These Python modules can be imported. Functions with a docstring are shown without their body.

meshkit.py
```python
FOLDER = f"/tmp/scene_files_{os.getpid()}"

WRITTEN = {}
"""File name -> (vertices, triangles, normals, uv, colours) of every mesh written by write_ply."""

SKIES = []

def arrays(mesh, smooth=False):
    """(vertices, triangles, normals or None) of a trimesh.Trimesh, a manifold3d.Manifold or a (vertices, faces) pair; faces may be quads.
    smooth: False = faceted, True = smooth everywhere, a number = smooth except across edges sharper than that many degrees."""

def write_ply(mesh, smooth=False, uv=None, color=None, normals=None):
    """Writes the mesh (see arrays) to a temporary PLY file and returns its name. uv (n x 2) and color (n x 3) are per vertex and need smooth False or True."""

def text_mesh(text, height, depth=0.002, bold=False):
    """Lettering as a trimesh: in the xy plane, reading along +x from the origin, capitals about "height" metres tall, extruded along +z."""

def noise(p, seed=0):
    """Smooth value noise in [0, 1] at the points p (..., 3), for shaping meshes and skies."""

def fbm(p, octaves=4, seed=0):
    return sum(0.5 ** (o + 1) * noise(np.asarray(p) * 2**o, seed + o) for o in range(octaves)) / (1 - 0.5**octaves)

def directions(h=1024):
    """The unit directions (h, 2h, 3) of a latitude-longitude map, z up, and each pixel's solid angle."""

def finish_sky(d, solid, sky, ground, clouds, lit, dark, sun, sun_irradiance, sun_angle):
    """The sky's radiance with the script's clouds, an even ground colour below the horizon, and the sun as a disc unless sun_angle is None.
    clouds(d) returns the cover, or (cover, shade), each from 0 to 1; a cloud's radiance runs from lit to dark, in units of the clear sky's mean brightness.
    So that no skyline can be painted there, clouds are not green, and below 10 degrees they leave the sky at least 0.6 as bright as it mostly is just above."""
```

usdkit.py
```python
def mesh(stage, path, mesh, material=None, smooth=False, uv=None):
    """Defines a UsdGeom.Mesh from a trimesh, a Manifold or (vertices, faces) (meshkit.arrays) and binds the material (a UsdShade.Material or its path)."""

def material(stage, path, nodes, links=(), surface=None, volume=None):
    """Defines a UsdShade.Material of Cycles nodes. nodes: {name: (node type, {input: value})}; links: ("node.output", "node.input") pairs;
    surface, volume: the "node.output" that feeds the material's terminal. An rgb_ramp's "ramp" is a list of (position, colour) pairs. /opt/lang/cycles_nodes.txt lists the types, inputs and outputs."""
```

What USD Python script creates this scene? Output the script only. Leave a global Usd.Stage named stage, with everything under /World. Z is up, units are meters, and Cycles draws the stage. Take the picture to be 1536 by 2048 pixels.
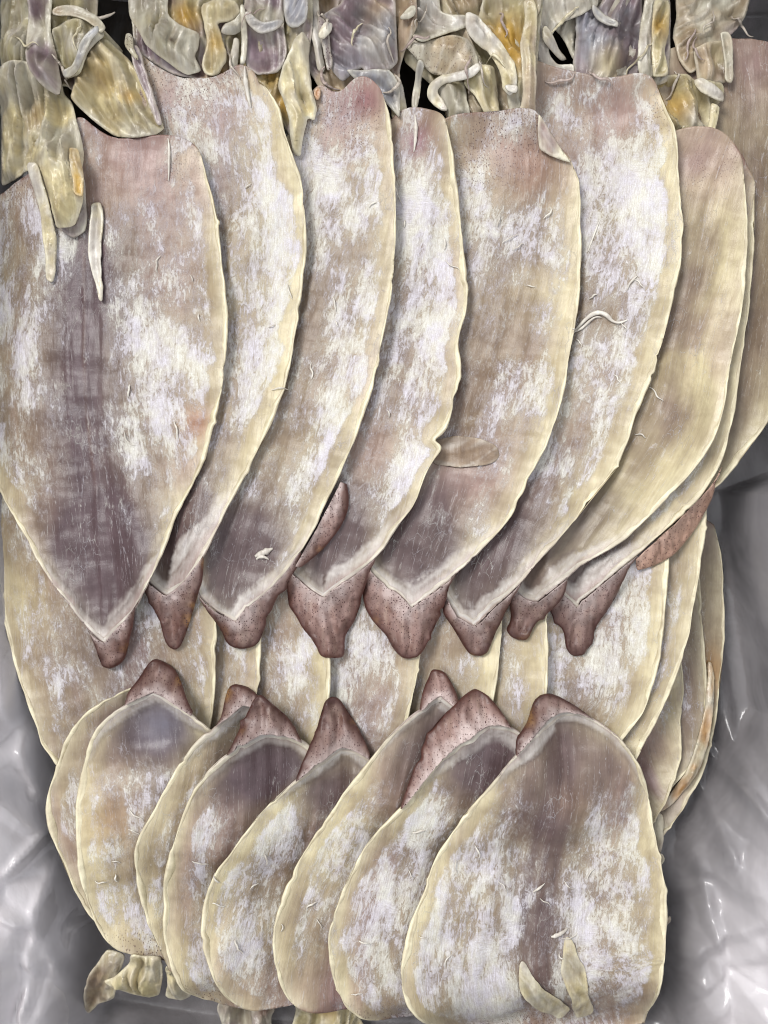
import math, random
import numpy as np
import shapely
from shapely.geometry import Polygon, LineString
from scipy.spatial import cKDTree, Delaunay
from scipy.ndimage import gaussian_filter, maximum_filter, map_coordinates
from scipy.interpolate import CubicSpline
import usdkit, meshkit
from pxr import Usd, UsdGeom, UsdLux, UsdShade, Gf, Sdf, Vt

stage = Usd.Stage.CreateInMemory()
UsdGeom.SetStageUpAxis(stage, UsdGeom.Tokens.z)
UsdGeom.SetStageMetersPerUnit(stage, 1.0)
stage.SetDefaultPrim(UsdGeom.Xform.Define(stage, '/World').GetPrim())
UsdGeom.Scope.Define(stage, '/World/Looks')

# ---------------------------------------------------------------- camera, sky, light, exposure
S = 0.0002                       # one design unit (du) is 0.2 mm; the plan is laid out in du, x right, y down the box
HC = 2250.0                      # camera height in du
CX, CY = 768.0, 1024.0
cam = UsdGeom.Camera.Define(stage, '/World/camera')
cam.AddTranslateOp().Set(Gf.Vec3d(0, 0, HC * S))
cam.CreateFocalLengthAttr(36.0 * HC / 1536.0)
cam.CreateHorizontalApertureAttr(36.0)
cam.CreateVerticalApertureAttr(48.0)
cam.CreateClippingRangeAttr(Gf.Vec2f(0.02, 50))
cam.CreateExposureAttr(0.97)

SUN = np.array([-0.42, 0.40, 0.80]); SUN /= np.linalg.norm(SUN)
EL, ROT = math.asin(SUN[2]), math.atan2(SUN[0], SUN[1])
skymat = usdkit.material(stage, '/World/Looks/sky_look', {
    's': ('sky_texture', {'sky_type': 'single_scattering', 'sun_disc': False, 'sun_elevation': EL, 'sun_rotation': ROT}),
    'cl': ('mix_color', {'blend_type': 'mix', 'fac': 0.8, 'b': (6.1, 6.15, 6.2), 'use_clamp': False}),
    'bg': ('background_shader', {'strength': 0.095})},
    [('s.color', 'cl.a'), ('cl.result', 'bg.color')], surface='bg.background')
dome = UsdLux.DomeLight.Define(stage, '/World/sky')
dome.CreateIntensityAttr(1.0)
UsdShade.MaterialBindingAPI.Apply(dome.GetPrim()).Bind(skymat)
dome.GetPrim().SetCustomDataByKey('kind', 'structure')
sun = UsdLux.DistantLight.Define(stage, '/World/sun')
sun.CreateIntensityAttr(0.34); sun.CreateAngleAttr(20.0); sun.CreateNormalizeAttr(True)
sun.CreateColorAttr(Gf.Vec3f(1.0, 0.985, 0.96))
z = Gf.Vec3d(*map(float, SUN)); xa = Gf.Cross(Gf.Vec3d(0, 1, 0), z).GetNormalized(); ya = Gf.Cross(z, xa)
sun.AddTransformOp().Set(Gf.Matrix4d(xa[0], xa[1], xa[2], 0, ya[0], ya[1], ya[2], 0, z[0], z[1], z[2], 0, 0, 0, 0, 1))

# ---------------------------------------------------------------- materials
def flesh_material(name, powder=True, speck=False, rough=0.34, sss=0.0, thin=False):
    N, L = {}, []
    N['tc'] = ('attribute', {'attribute': 'tc'})
    N['pig'] = ('attribute', {'attribute': 'pig'})
    N['fx'] = ('attribute', {'attribute': 'fx'})
    N['fxs'] = ('separate_color', {'color_type': 'rgb'})
    L += [('fx.color', 'fxs.color')]
    def noise(n, scale, detail=4, r=0.55, dist=0.0, s=1.0):
        N[n + 'm'] = ('mapping', {'scale': scale})
        N[n] = ('noise_texture', {'scale': s, 'detail': detail, 'roughness': r, 'distortion': dist})
        L.extend([('tc.vector', n + 'm.vector'), (n + 'm.vector', n + '.vector')])
    def math_(n, op, a, b, c=None, clamp=False):
        d = {'math_type': op, 'use_clamp': clamp}
        for k, v in (('value1', a), ('value2', b), ('value3', c)):
            if isinstance(v, str): L.append((v, n + '.' + k))
            elif v is not None: d[k] = v
        N[n] = ('math', d)
        return n + '.value'
    def ss(n, v, a, b, lo=0.0, hi=1.0):
        N[n] = ('map_range', {'range_type': 'smoothstep', 'from_min': a, 'from_max': b, 'to_min': lo, 'to_max': hi, 'clamp': True})
        L.append((v, n + '.value'))
        return n + '.result'
    def mixc(n, fac, a, b, mode='mix'):
        d = {'blend_type': mode, 'use_clamp': True}
        for k, v in (('fac', fac), ('a', a), ('b', b)):
            if isinstance(v, str): L.append((v, n + '.' + k))
            else: d[k] = v
        N[n] = ('mix_color', d)
        return n + '.result'
    noise('nl', (9, 0.9, 1), 5, 0.6)            # fibres along the mantle
    noise('nt', (1.6, 11, 1), 3, 0.6, 0.8)      # fibres across
    noise('nf', (30, 22, 1), 3, 0.6)            # grain
    # mottled pigment
    noise('nm', (1.1, 0.8, 1) if powder else (1.7, 1.2, 1), 6, 0.62, 0.3 if powder else 0.6)
    col = mixc('c0', ss('mm', 'nm.fac', 0.25, 0.75), mixc('cd', 1.0, 'pig.color', (0.74, 0.69, 0.66), 'multiply'), mixc('cb', 1.0, 'pig.color', (1.16, 1.15, 1.12), 'multiply'))
    col = mixc('c1', ss('ml', 'nl.fac', 0.3, 0.75), col, mixc('cb2', 1.0, col, (0.84, 0.81, 0.80), 'multiply'))
    h = math_('hg', 'multiply', 'nf.fac', 0.25)
    h = math_('hl', 'multiply_add', 'nl.fac', 0.5, h)
    ro = None
    if powder:
        noise('n1', (0.85, 0.42, 1), 9, 0.66, 0.5)
        noise('n4', (6.4, 2.6, 1), 8, 0.70, 1.2)
        v = math_('v1', 'multiply_add', 'nl.fac', 0.26, 'n1.fac')
        v = math_('v2', 'multiply_add', 'nt.fac', 0.04, v)
        v = math_('v4', 'multiply_add', 'n4.fac', 0.70, v)
        noise('nfl', (24, 2.6, 1), 3, 0.6, 0.3); noise('nft', (3.0, 26, 1), 3, 0.6, 0.5); noise('nsel', (0.5, 0.5, 1), 2, 0.5)
        N['nfib'] = ('math', {'math_type': 'multiply_add'}); N['nfd'] = ('math', {'math_type': 'subtract'})
        L.extend([('nft.fac', 'nfd.value1'), ('nfl.fac', 'nfd.value2'), ('nfd.value', 'nfib.value1'), (ss('nss', 'nsel.fac', 0.54, 0.66), 'nfib.value2'), ('nfl.fac', 'nfib.value3')])
        v = math_('v3', 'add', v, 'fxs.r')                 # fx.r: how dusty
        # dashed cracks across the mantle
        N['wm'] = ('mapping', {'scale': (0.14, 1.0, 1)})
        N['wv'] = ('wave_texture', {'wave_type': 'bands', 'bands_direction': 'y', 'scale': 0.16, 'distortion': 1.6, 'detail': 4, 'detail_scale': 1.2})
        L.extend([('tc.vector', 'wm.vector'), ('wm.vector', 'wv.vector')])
        noise('ng', (2.4, 0.35, 1), 3, 0.6)
        cr = math_('cr', 'multiply', ss('cw', 'wv.fac', 0.988, 0.9995), ss('cg', 'n4.fac', 0.48, 0.62))
        v = math_('v5', 'multiply_add', cr, -0.04, v)
        p = ss('p1', v, 0.945, 0.972)
        pb = math_('pb', 'multiply', ss('pb1', v, 0.95, 1.14, 0.58, 1.0), ss('pb2', 'nfib.value', 0.34, 0.60, 0.70, 1.0))
        p2 = math_('p2m', 'multiply', ss('p2', v, 0.78, 0.97, 0.0, 0.30), ss('p2g', 'nf.fac', 0.35, 0.62, 0.45, 1.0))
        pm = math_('pm', 'maximum', math_('px', 'multiply', p, pb), p2)
        # pale lines running lengthwise
        N['lm'] = ('mapping', {'scale': (4.2, 0.2, 1)})
        N['lv'] = ('voronoi_texture', {'feature': 'distance_to_edge', 'scale': 1.0, 'randomness': 1.0})
        N['ld'] = ('mix_color', {'blend_type': 'linear_light', 'fac': 0.05, 'use_clamp': False})
        L.extend([('tc.vector', 'lm.vector'), ('lm.vector', 'ld.a'), ('n4.color', 'ld.b'), ('ld.result', 'lv.vector')])
        ln = math_('ln', 'multiply', ss('lw', 'lv.distance', 0.035, 0.008), ss('lg', 'n4.fac', 0.46, 0.60))
        pm = math_('pl', 'maximum', pm, math_('lo2', 'multiply', ln, ss('lq', 'fxs.r', -0.6, -0.4, 0.0, 0.36)))
        # scratchy white fibres
        N['vm'] = ('mapping', {'scale': (3.4, 1.5, 1)})
        N['vd'] = ('mix_color', {'blend_type': 'linear_light', 'fac': 0.22, 'use_clamp': False})
        N['vo'] = ('voronoi_texture', {'feature': 'distance_to_edge', 'scale': 1.0, 'randomness': 1.0})
        L.extend([('tc.vector', 'vm.vector'), ('vm.vector', 'vd.a'), ('n4.color', 'vd.b'), ('vd.result', 'vo.vector')])
        sc = math_('sc', 'multiply', ss('sv', 'vo.distance', 0.022, 0.004), ss('sg', 'n1.fac', 0.5, 0.62))
        pm = math_('pn', 'maximum', pm, math_('so', 'multiply', sc, ss('sq', 'fxs.r', -0.6, -0.4, 0.0, 0.62)))
        dust = mixc('dc', ss('dn', 'nm.fac', 0.35, 0.65), (0.63, 0.60, 0.645), (0.68, 0.665, 0.59))
        dust = mixc('dg', ss('dgn', 'nf.fac', 0.3, 0.7), mixc('dgm', 1.0, dust, (0.80, 0.79, 0.79), 'multiply'), dust)
        col = mixc('c2', pm, col, dust)
        h = math_('hp', 'multiply_add', pm, 0.45, h)
        h = math_('ht', 'multiply_add', 'nt.fac', 0.12, h)
        ro = ss('ro', pm, 0.1, 0.6, rough, 0.72)
    if speck:
        N['sm'] = ('mapping', {'scale': (15, 12, 1)})
        N['sp'] = ('voronoi_texture', {'feature': 'f1', 'scale': 1.0, 'randomness': 1.0})
        N['sx'] = ('separate_color', {'color_type': 'rgb'})
        L.extend([('tc.vector', 'sm.vector'), ('sm.vector', 'sp.vector'), ('sp.color', 'sx.color')])
        rad = math_('sr', 'multiply_add', 'sx.r', 0.34, 0.02)
        dd = math_('sd', 'subtract', 'sp.distance', rad)
        dot = math_('dt', 'multiply', ss('ds', dd, 0.10, -0.04), 'fxs.g')
        col = mixc('c3', dot, col, (0.06, 0.022, 0.02))
    N['bp'] = ('bump', {'strength': 0.8, 'distance': 0.0004}); L.append((h, 'bp.height'))
    N['p'] = ('principled_bsdf', {'roughness': rough, 'subsurface_weight': sss, 'subsurface_scale': 0.0012, 'subsurface_radius': (1.0, 0.75, 0.45), 'specular_ior_level': 0.42})
    L += [(col, 'p.base_color'), ('bp.normal', 'p.normal')]
    if ro: L.append((ro, 'p.roughness'))
    if thin:
        N['tr'] = ('transparent_bsdf', {'color': (0.93, 0.86, 0.70)}); N['mxt'] = ('mix_closure', {})
        L += [('fxs.b', 'mxt.fac'), ('p.BSDF', 'mxt.closure1'), ('tr.BSDF', 'mxt.closure2')]
        return usdkit.material(stage, '/World/Looks/' + name, N, L, surface='mxt.closure')
    return usdkit.material(stage, '/World/Looks/' + name, N, L, surface='p.BSDF')

M_MANTLE = flesh_material('dried_mantle', speck=True)
M_RIM = flesh_material('dried_rim', powder=False, rough=0.36)
M_SKIN = flesh_material('speckled_skin', powder=False, speck=True, rough=0.42)
M_HEAD = flesh_material('dried_head', powder=False, speck=True, rough=0.24, thin=True)

film = usdkit.material(stage, '/World/Looks/clear_film', {
    'g': ('geometry', {}), 'm': ('mapping', {'scale': (22, 14, 22)}), 'n': ('noise_texture', {'scale': 1, 'detail': 6, 'roughness': 0.6, 'distortion': 0.6}),
    'm2': ('mapping', {'scale': (300, 120, 300)}), 'n2': ('noise_texture', {'scale': 1, 'detail': 3}),
    'ad': ('math', {'math_type': 'multiply_add', 'value2': 0.12}),
    'b': ('bump', {'strength': 0.7, 'distance': 0.0016}),
    'op': ('attribute', {'attribute': 'fx'}), 'ops': ('separate_color', {'color_type': 'rgb'}),
    'fo0': ('map_range', {'range_type': 'smoothstep', 'from_min': 0.3, 'from_max': 0.7, 'to_min': -0.12, 'to_max': 0.14, 'clamp': True}), 'fo': ('math', {'math_type': 'add', 'use_clamp': True}),
    't': ('transparent_bsdf', {'color': (0.93, 0.93, 0.95)}), 'n3m': ('mapping', {'scale': (26, 17, 26), 'rotation': (0, 0, 0.5)}), 'n3': ('noise_texture', {'type': 'ridged_multifractal', 'scale': 1, 'detail': 4, 'roughness': 0.45, 'distortion': 0.9, 'use_normalize': True}), 'ad3': ('math', {'math_type': 'multiply_add', 'value2': 0.9}), 'd': ('diffuse_bsdf', {'color': (0.84, 0.79, 0.805)}),
    'tl': ('translucent_bsdf', {'color': (0.6, 0.6, 0.63)}), 'mx0': ('mix_closure', {'fac': 0.35}),
    'mx1': ('mix_closure', {'fac': 0.6}), 'gl': ('glossy_bsdf', {'color': (0.95, 0.95, 0.95), 'roughness': 0.25}),
    'fr': ('fresnel', {'IOR': 1.5}), 'mx2': ('mix_closure', {})},
    [('g.position', 'm.vector'), ('m.vector', 'n.vector'), ('g.position', 'm2.vector'), ('m2.vector', 'n2.vector'), ('n2.fac', 'ad.value1'), ('n.fac', 'ad.value3'), ('g.position', 'n3m.vector'), ('n3m.vector', 'n3.vector'), ('n3.fac', 'ad3.value1'), ('ad.value', 'ad3.value3'), ('ad3.value', 'b.height'),
     ('b.normal', 'd.normal'), ('b.normal', 'gl.normal'), ('b.normal', 'fr.normal'), ('b.normal', 'tl.normal'),
     ('d.BSDF', 'mx0.closure1'), ('tl.BSDF', 'mx0.closure2'), ('n.fac', 'fo0.value'), ('fo0.result', 'fo.value1'), ('op.color', 'ops.color'), ('ops.r', 'fo.value2'), ('fo.value', 'mx1.fac'),
     ('t.BSDF', 'mx1.closure1'), ('mx0.closure', 'mx1.closure2'), ('mx1.closure', 'mx2.closure1'), ('gl.BSDF', 'mx2.closure2'), ('fr.fac', 'mx2.fac')], surface='mx2.closure')
boxmat = usdkit.material(stage, '/World/Looks/foam_box', {
    'g': ('geometry', {}), 'v': ('voronoi_texture', {'scale': 260}), 'n': ('noise_texture', {'scale': 9, 'detail': 5}),
    'r': ('rgb_ramp', {'ramp': [(0.3, (0.045, 0.038, 0.036)), (0.7, (0.085, 0.075, 0.07))]}),
    'b': ('bump', {'strength': 0.3, 'distance': 0.0006}), 'p': ('principled_bsdf', {'roughness': 0.8})},
    [('g.position', 'v.vector'), ('g.position', 'n.vector'), ('n.fac', 'r.fac'), ('r.color', 'p.base_color'), ('v.distance', 'b.height'), ('b.normal', 'p.normal')], surface='p.BSDF')

# ---------------------------------------------------------------- helpers
used = {}
def numbered(parent, name):
    k = used.get((parent, name), 0); used[(parent, name)] = k + 1
    return f'{parent}/{name}' + (f'_{k:03d}' if k else '')
def tag(prim, label=None, cat=None, group=None, kind=None):
    for k, v in (('label', label), ('category', cat), ('group', group), ('kind', kind)):
        if v: prim.SetCustomDataByKey(k, v)

class Thing:
    def __init__(self, name, label, cat, at, group=None):
        self.path = numbered('/World', name)
        self.at = np.array([(at[0] - CX) * S, (CY - at[1]) * S, at[2] * S])
        x = UsdGeom.Xform.Define(stage, self.path); x.AddTranslateOp().Set(Gf.Vec3d(*map(float, self.at)))
        tag(x.GetPrim(), label, cat, group)

def put(thing, name, v, f, mat, pig=None, tc=None, fx=None, label=None, smooth=True):
    """v in design units (x right, y down the box, z up) -> a Mesh under the thing."""
    w = np.column_stack([(v[:, 0] - CX) * S, (CY - v[:, 1]) * S, v[:, 2] * S]) - thing.at
    f = np.asarray(f)[:, ::-1]
    m = usdkit.mesh(stage, numbered(thing.path, name), (w, f), mat, smooth=smooth)
    api = UsdGeom.PrimvarsAPI(m)
    if pig is not None: api.CreatePrimvar('pig', Sdf.ValueTypeNames.Color3fArray, 'vertex').Set(Vt.Vec3fArray.FromNumpy(np.clip(pig, 0, 1).astype(np.float32)))
    if tc is not None: api.CreatePrimvar('tc', Sdf.ValueTypeNames.Vector3fArray, 'vertex').Set(Vt.Vec3fArray.FromNumpy(tc.astype(np.float32)))
    if fx is not None: api.CreatePrimvar('fx', Sdf.ValueTypeNames.Color3fArray, 'vertex').Set(Vt.Vec3fArray.FromNumpy(fx.astype(np.float32)))
    if label: tag(m.GetPrim(), label)
    return m

def sstep(a, b, x):
    t = np.clip((x - a) / (b - a), 0, 1); return t * t * (3 - 2 * t)
def fb(x, y, seed, octv=4):
    x, y = np.ravel(x), np.ravel(y); z = np.full(np.size(x), seed * 7.31 % 50)       # turned, so that the lattice never lines up with a squid
    return meshkit.fbm(np.column_stack([0.66 * x - 0.62 * y + 0.42 * z, 0.70 * x + 0.70 * y - 0.1 * z, -0.24 * x + 0.36 * y + 0.9 * z]), octv, int(seed) % 97) - 0.5
def curve(pts, step=4.0, wav=0.0, seed=0):
    p = np.asarray(pts, float)
    if len(p) > 2:
        d = np.r_[0, np.cumsum(np.sqrt(np.linalg.norm(np.diff(p, axis=0), axis=1)))]      # centripetal
        cs = CubicSpline(d, p); q = cs(np.linspace(0, d[-1], 400))
    else: q = p
    s = np.r_[0, np.cumsum(np.linalg.norm(np.diff(q, axis=0), axis=1))]
    n = max(3, int(s[-1] / step) + 1); t = np.linspace(0, s[-1], n)
    q = np.column_stack([np.interp(t, s, q[:, 0]), np.interp(t, s, q[:, 1])])
    if wav:
        g = np.gradient(q, axis=0); g /= np.linalg.norm(g, axis=1, keepdims=True) + 1e-9
        env = np.minimum(1, np.minimum(t, s[-1] - t) / 30)
        rn = np.random.RandomState(int(seed) + 900); nick = np.zeros(n)
        for _ in range(int(s[-1] / 150)):
            nick += rn.uniform(-4, 4) * np.exp(-((t - rn.uniform(0, s[-1])) / rn.uniform(3, 12)) ** 2)
        q = q + np.column_stack([-g[:, 1], g[:, 0]]) * (wav / 3.2 * nick * env)[:, None]
        q = q + np.column_stack([-g[:, 1], g[:, 0]]) * (wav * (2.6 * fb(t / 70, t * 0, seed, 3) + 0.7 * fb(t / 22, t * 0, seed + 1, 2)) * env)[:, None]
    return q
def biggest(p):
    p = p.buffer(0)
    return max(p.geoms, key=lambda g: g.area) if hasattr(p, 'geoms') else p

# height map of the pile so far: every new sheet is draped over it
CELL, X0, Y0, NX, NY = 3.0, -330.0, -330.0, 760, 900
gx, gy = np.meshgrid(X0 + CELL * np.arange(NX), Y0 + CELL * np.arange(NY))
def plateau(x, y):
    e = np.minimum.reduce([sstep(-120, 120, x), sstep(0, 110, np.interp(y, [900, 960, 1450, 1640, 1720], [1760, 1560, 1560, 1480, 1450]) - x), sstep(-330, -200, y), sstep(2120, 1960, y)])
    return -190 + 150 * e
H = gaussian_filter(plateau(gx, gy), 8)
def sample(R, x, y):
    return map_coordinates(R, [(y - Y0) / CELL, (x - X0) / CELL], order=1, mode='nearest')

def drape(poly, r=18, sig=7):
    """(slice, mask, smooth support height) for a polygon."""
    a, b, c, d = poly.bounds
    i0, i1 = max(0, int((b - Y0) / CELL) - 2), min(NY, int((d - Y0) / CELL) + 4)
    j0, j1 = max(0, int((a - X0) / CELL) - 2), min(NX, int((c - X0) / CELL) + 4)
    sl = (slice(i0, i1), slice(j0, j1))
    mask = shapely.contains_xy(poly.buffer(2), gx[sl], gy[sl])
    h = H[sl]; lo = h[mask].min()
    hm = np.where(mask, h, lo)
    k = max(1, int(r / CELL)) * 2 + 1
    up = maximum_filter(hm, size=k)
    g = gaussian_filter(np.where(mask, up, 0.0), sig) / np.maximum(gaussian_filter(mask.astype(float), sig), 1e-3)
    return sl, mask, g

def tri_fill(poly, sp, rings=(0, 3.5, 8)):
    """Points and triangles filling a polygon, finer along its border."""
    pts = []
    for d in rings:
        q = poly.buffer(-d) if d else poly
        if q.is_empty: continue
        for g in getattr(q, 'geoms', [q]):
            for r in [g.exterior] + list(g.interiors):
                n = max(8, int(r.length / (4.0 if d < 5 else sp)))
                pts.append(np.array([r.interpolate(i / n, normalized=True).coords[0] for i in range(n)]) if n < 60 else np.array(shapely.get_coordinates(shapely.line_interpolate_point(r, np.arange(n) / n, normalized=True))))
    inn = poly.buffer(-(rings[-1] + sp * 0.6))
    if not inn.is_empty:
        a, b, c, d = inn.bounds
        ys = np.arange(b, d, sp * 0.866); P = []
        for k, yy in enumerate(ys):
            xs = np.arange(a + (k % 2) * sp / 2, c, sp); P.append(np.column_stack([xs, np.full(len(xs), yy)]))
        P = np.vstack(P) if P else np.zeros((0, 2))
        P = P + np.random.RandomState(3).uniform(-0.18, 0.18, P.shape) * sp
        pts.append(P[shapely.contains_xy(inn, P[:, 0], P[:, 1])])
    P = np.vstack(pts); P = P[np.unique(np.round(P * 4).astype(np.int64), axis=0, return_index=True)[1]]
    T = Delaunay(P).simplices
    c = P[T].mean(1)
    T = T[shapely.contains_xy(poly.buffer(0.4), c[:, 0], c[:, 1])]
    a, b, c = P[T[:, 0]], P[T[:, 1]], P[T[:, 2]]
    cr = (b[:, 0] - a[:, 0]) * (c[:, 1] - a[:, 1]) - (b[:, 1] - a[:, 1]) * (c[:, 0] - a[:, 0])
    T = T[np.abs(cr) > 0.05]; cr = cr[np.abs(cr) > 0.05]
    T[cr < 0] = T[cr < 0][:, ::-1]
    return P, T

def solid(P, T, ztop, thick):
    """Top sheet + underside, closed along the border (thinning to the border)."""
    n = len(P)
    E = np.sort(np.vstack([T[:, [0, 1]], T[:, [1, 2]], T[:, [2, 0]]]), axis=1)
    key, cnt = np.unique(E, axis=0, return_counts=True)
    bset = key[cnt == 1]
    D = np.vstack([T[:, [0, 1]], T[:, [1, 2]], T[:, [2, 0]]])
    bk = set(map(tuple, bset))
    B = np.array([e for e in D.tolist() if (min(e), max(e)) in bk])
    V = np.vstack([np.column_stack([P, ztop]), np.column_stack([P, ztop - thick])])
    F = [T, T[:, ::-1] + n]
    if len(B): F += [np.column_stack([B[:, 1], B[:, 0], B[:, 0] + n]), np.column_stack([B[:, 1], B[:, 0] + n, B[:, 1] + n])]
    return V, np.vstack(F)

# pigments (linear)
TAN = np.array([0.245, 0.185, 0.13]); YEL = np.array([0.51, 0.445, 0.275]); CRE = np.array([0.72, 0.68, 0.51])
PUR = np.array([0.092, 0.062, 0.070]); PNK = np.array([0.32, 0.215, 0.205]); WHT = np.array([0.62, 0.60, 0.56])
BRN = np.array([0.135, 0.066, 0.05]); RED = np.array([0.066, 0.025, 0.019]); OCH = np.array([0.36, 0.20, 0.07])
def mixp(a, b, t): return a + (b - a) * np.clip(t, 0, 1)[:, None]

def scale_poly(pts, zn):
    k = (HC - zn) / HC
    p = np.asarray(pts, float); return np.column_stack([CX + (p[:, 0] - CX) * k, CY + (p[:, 1] - CY) * k])

STRIPS = np.random.RandomState(11)
def start(label, group, T, L, R, zn=0, **kw):
    """A squid whose head is laid down before its mantle: (thing, function that builds the mantle)."""
    q = scale_poly([((T[0][0] + T[-1][0]) / 2 * 0.5 + L[-1][0] * 0.5, (T[0][1] + L[-1][1]) / 2)], zn)[0]
    th = Thing('dried_squid', label, 'squid', (q[0], q[1], float(sample(H, q[:1], q[1:])[0])), group)
    return th, lambda: squid(label, group, T, L, R, zn=zn, thing=th, **kw)

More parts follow.
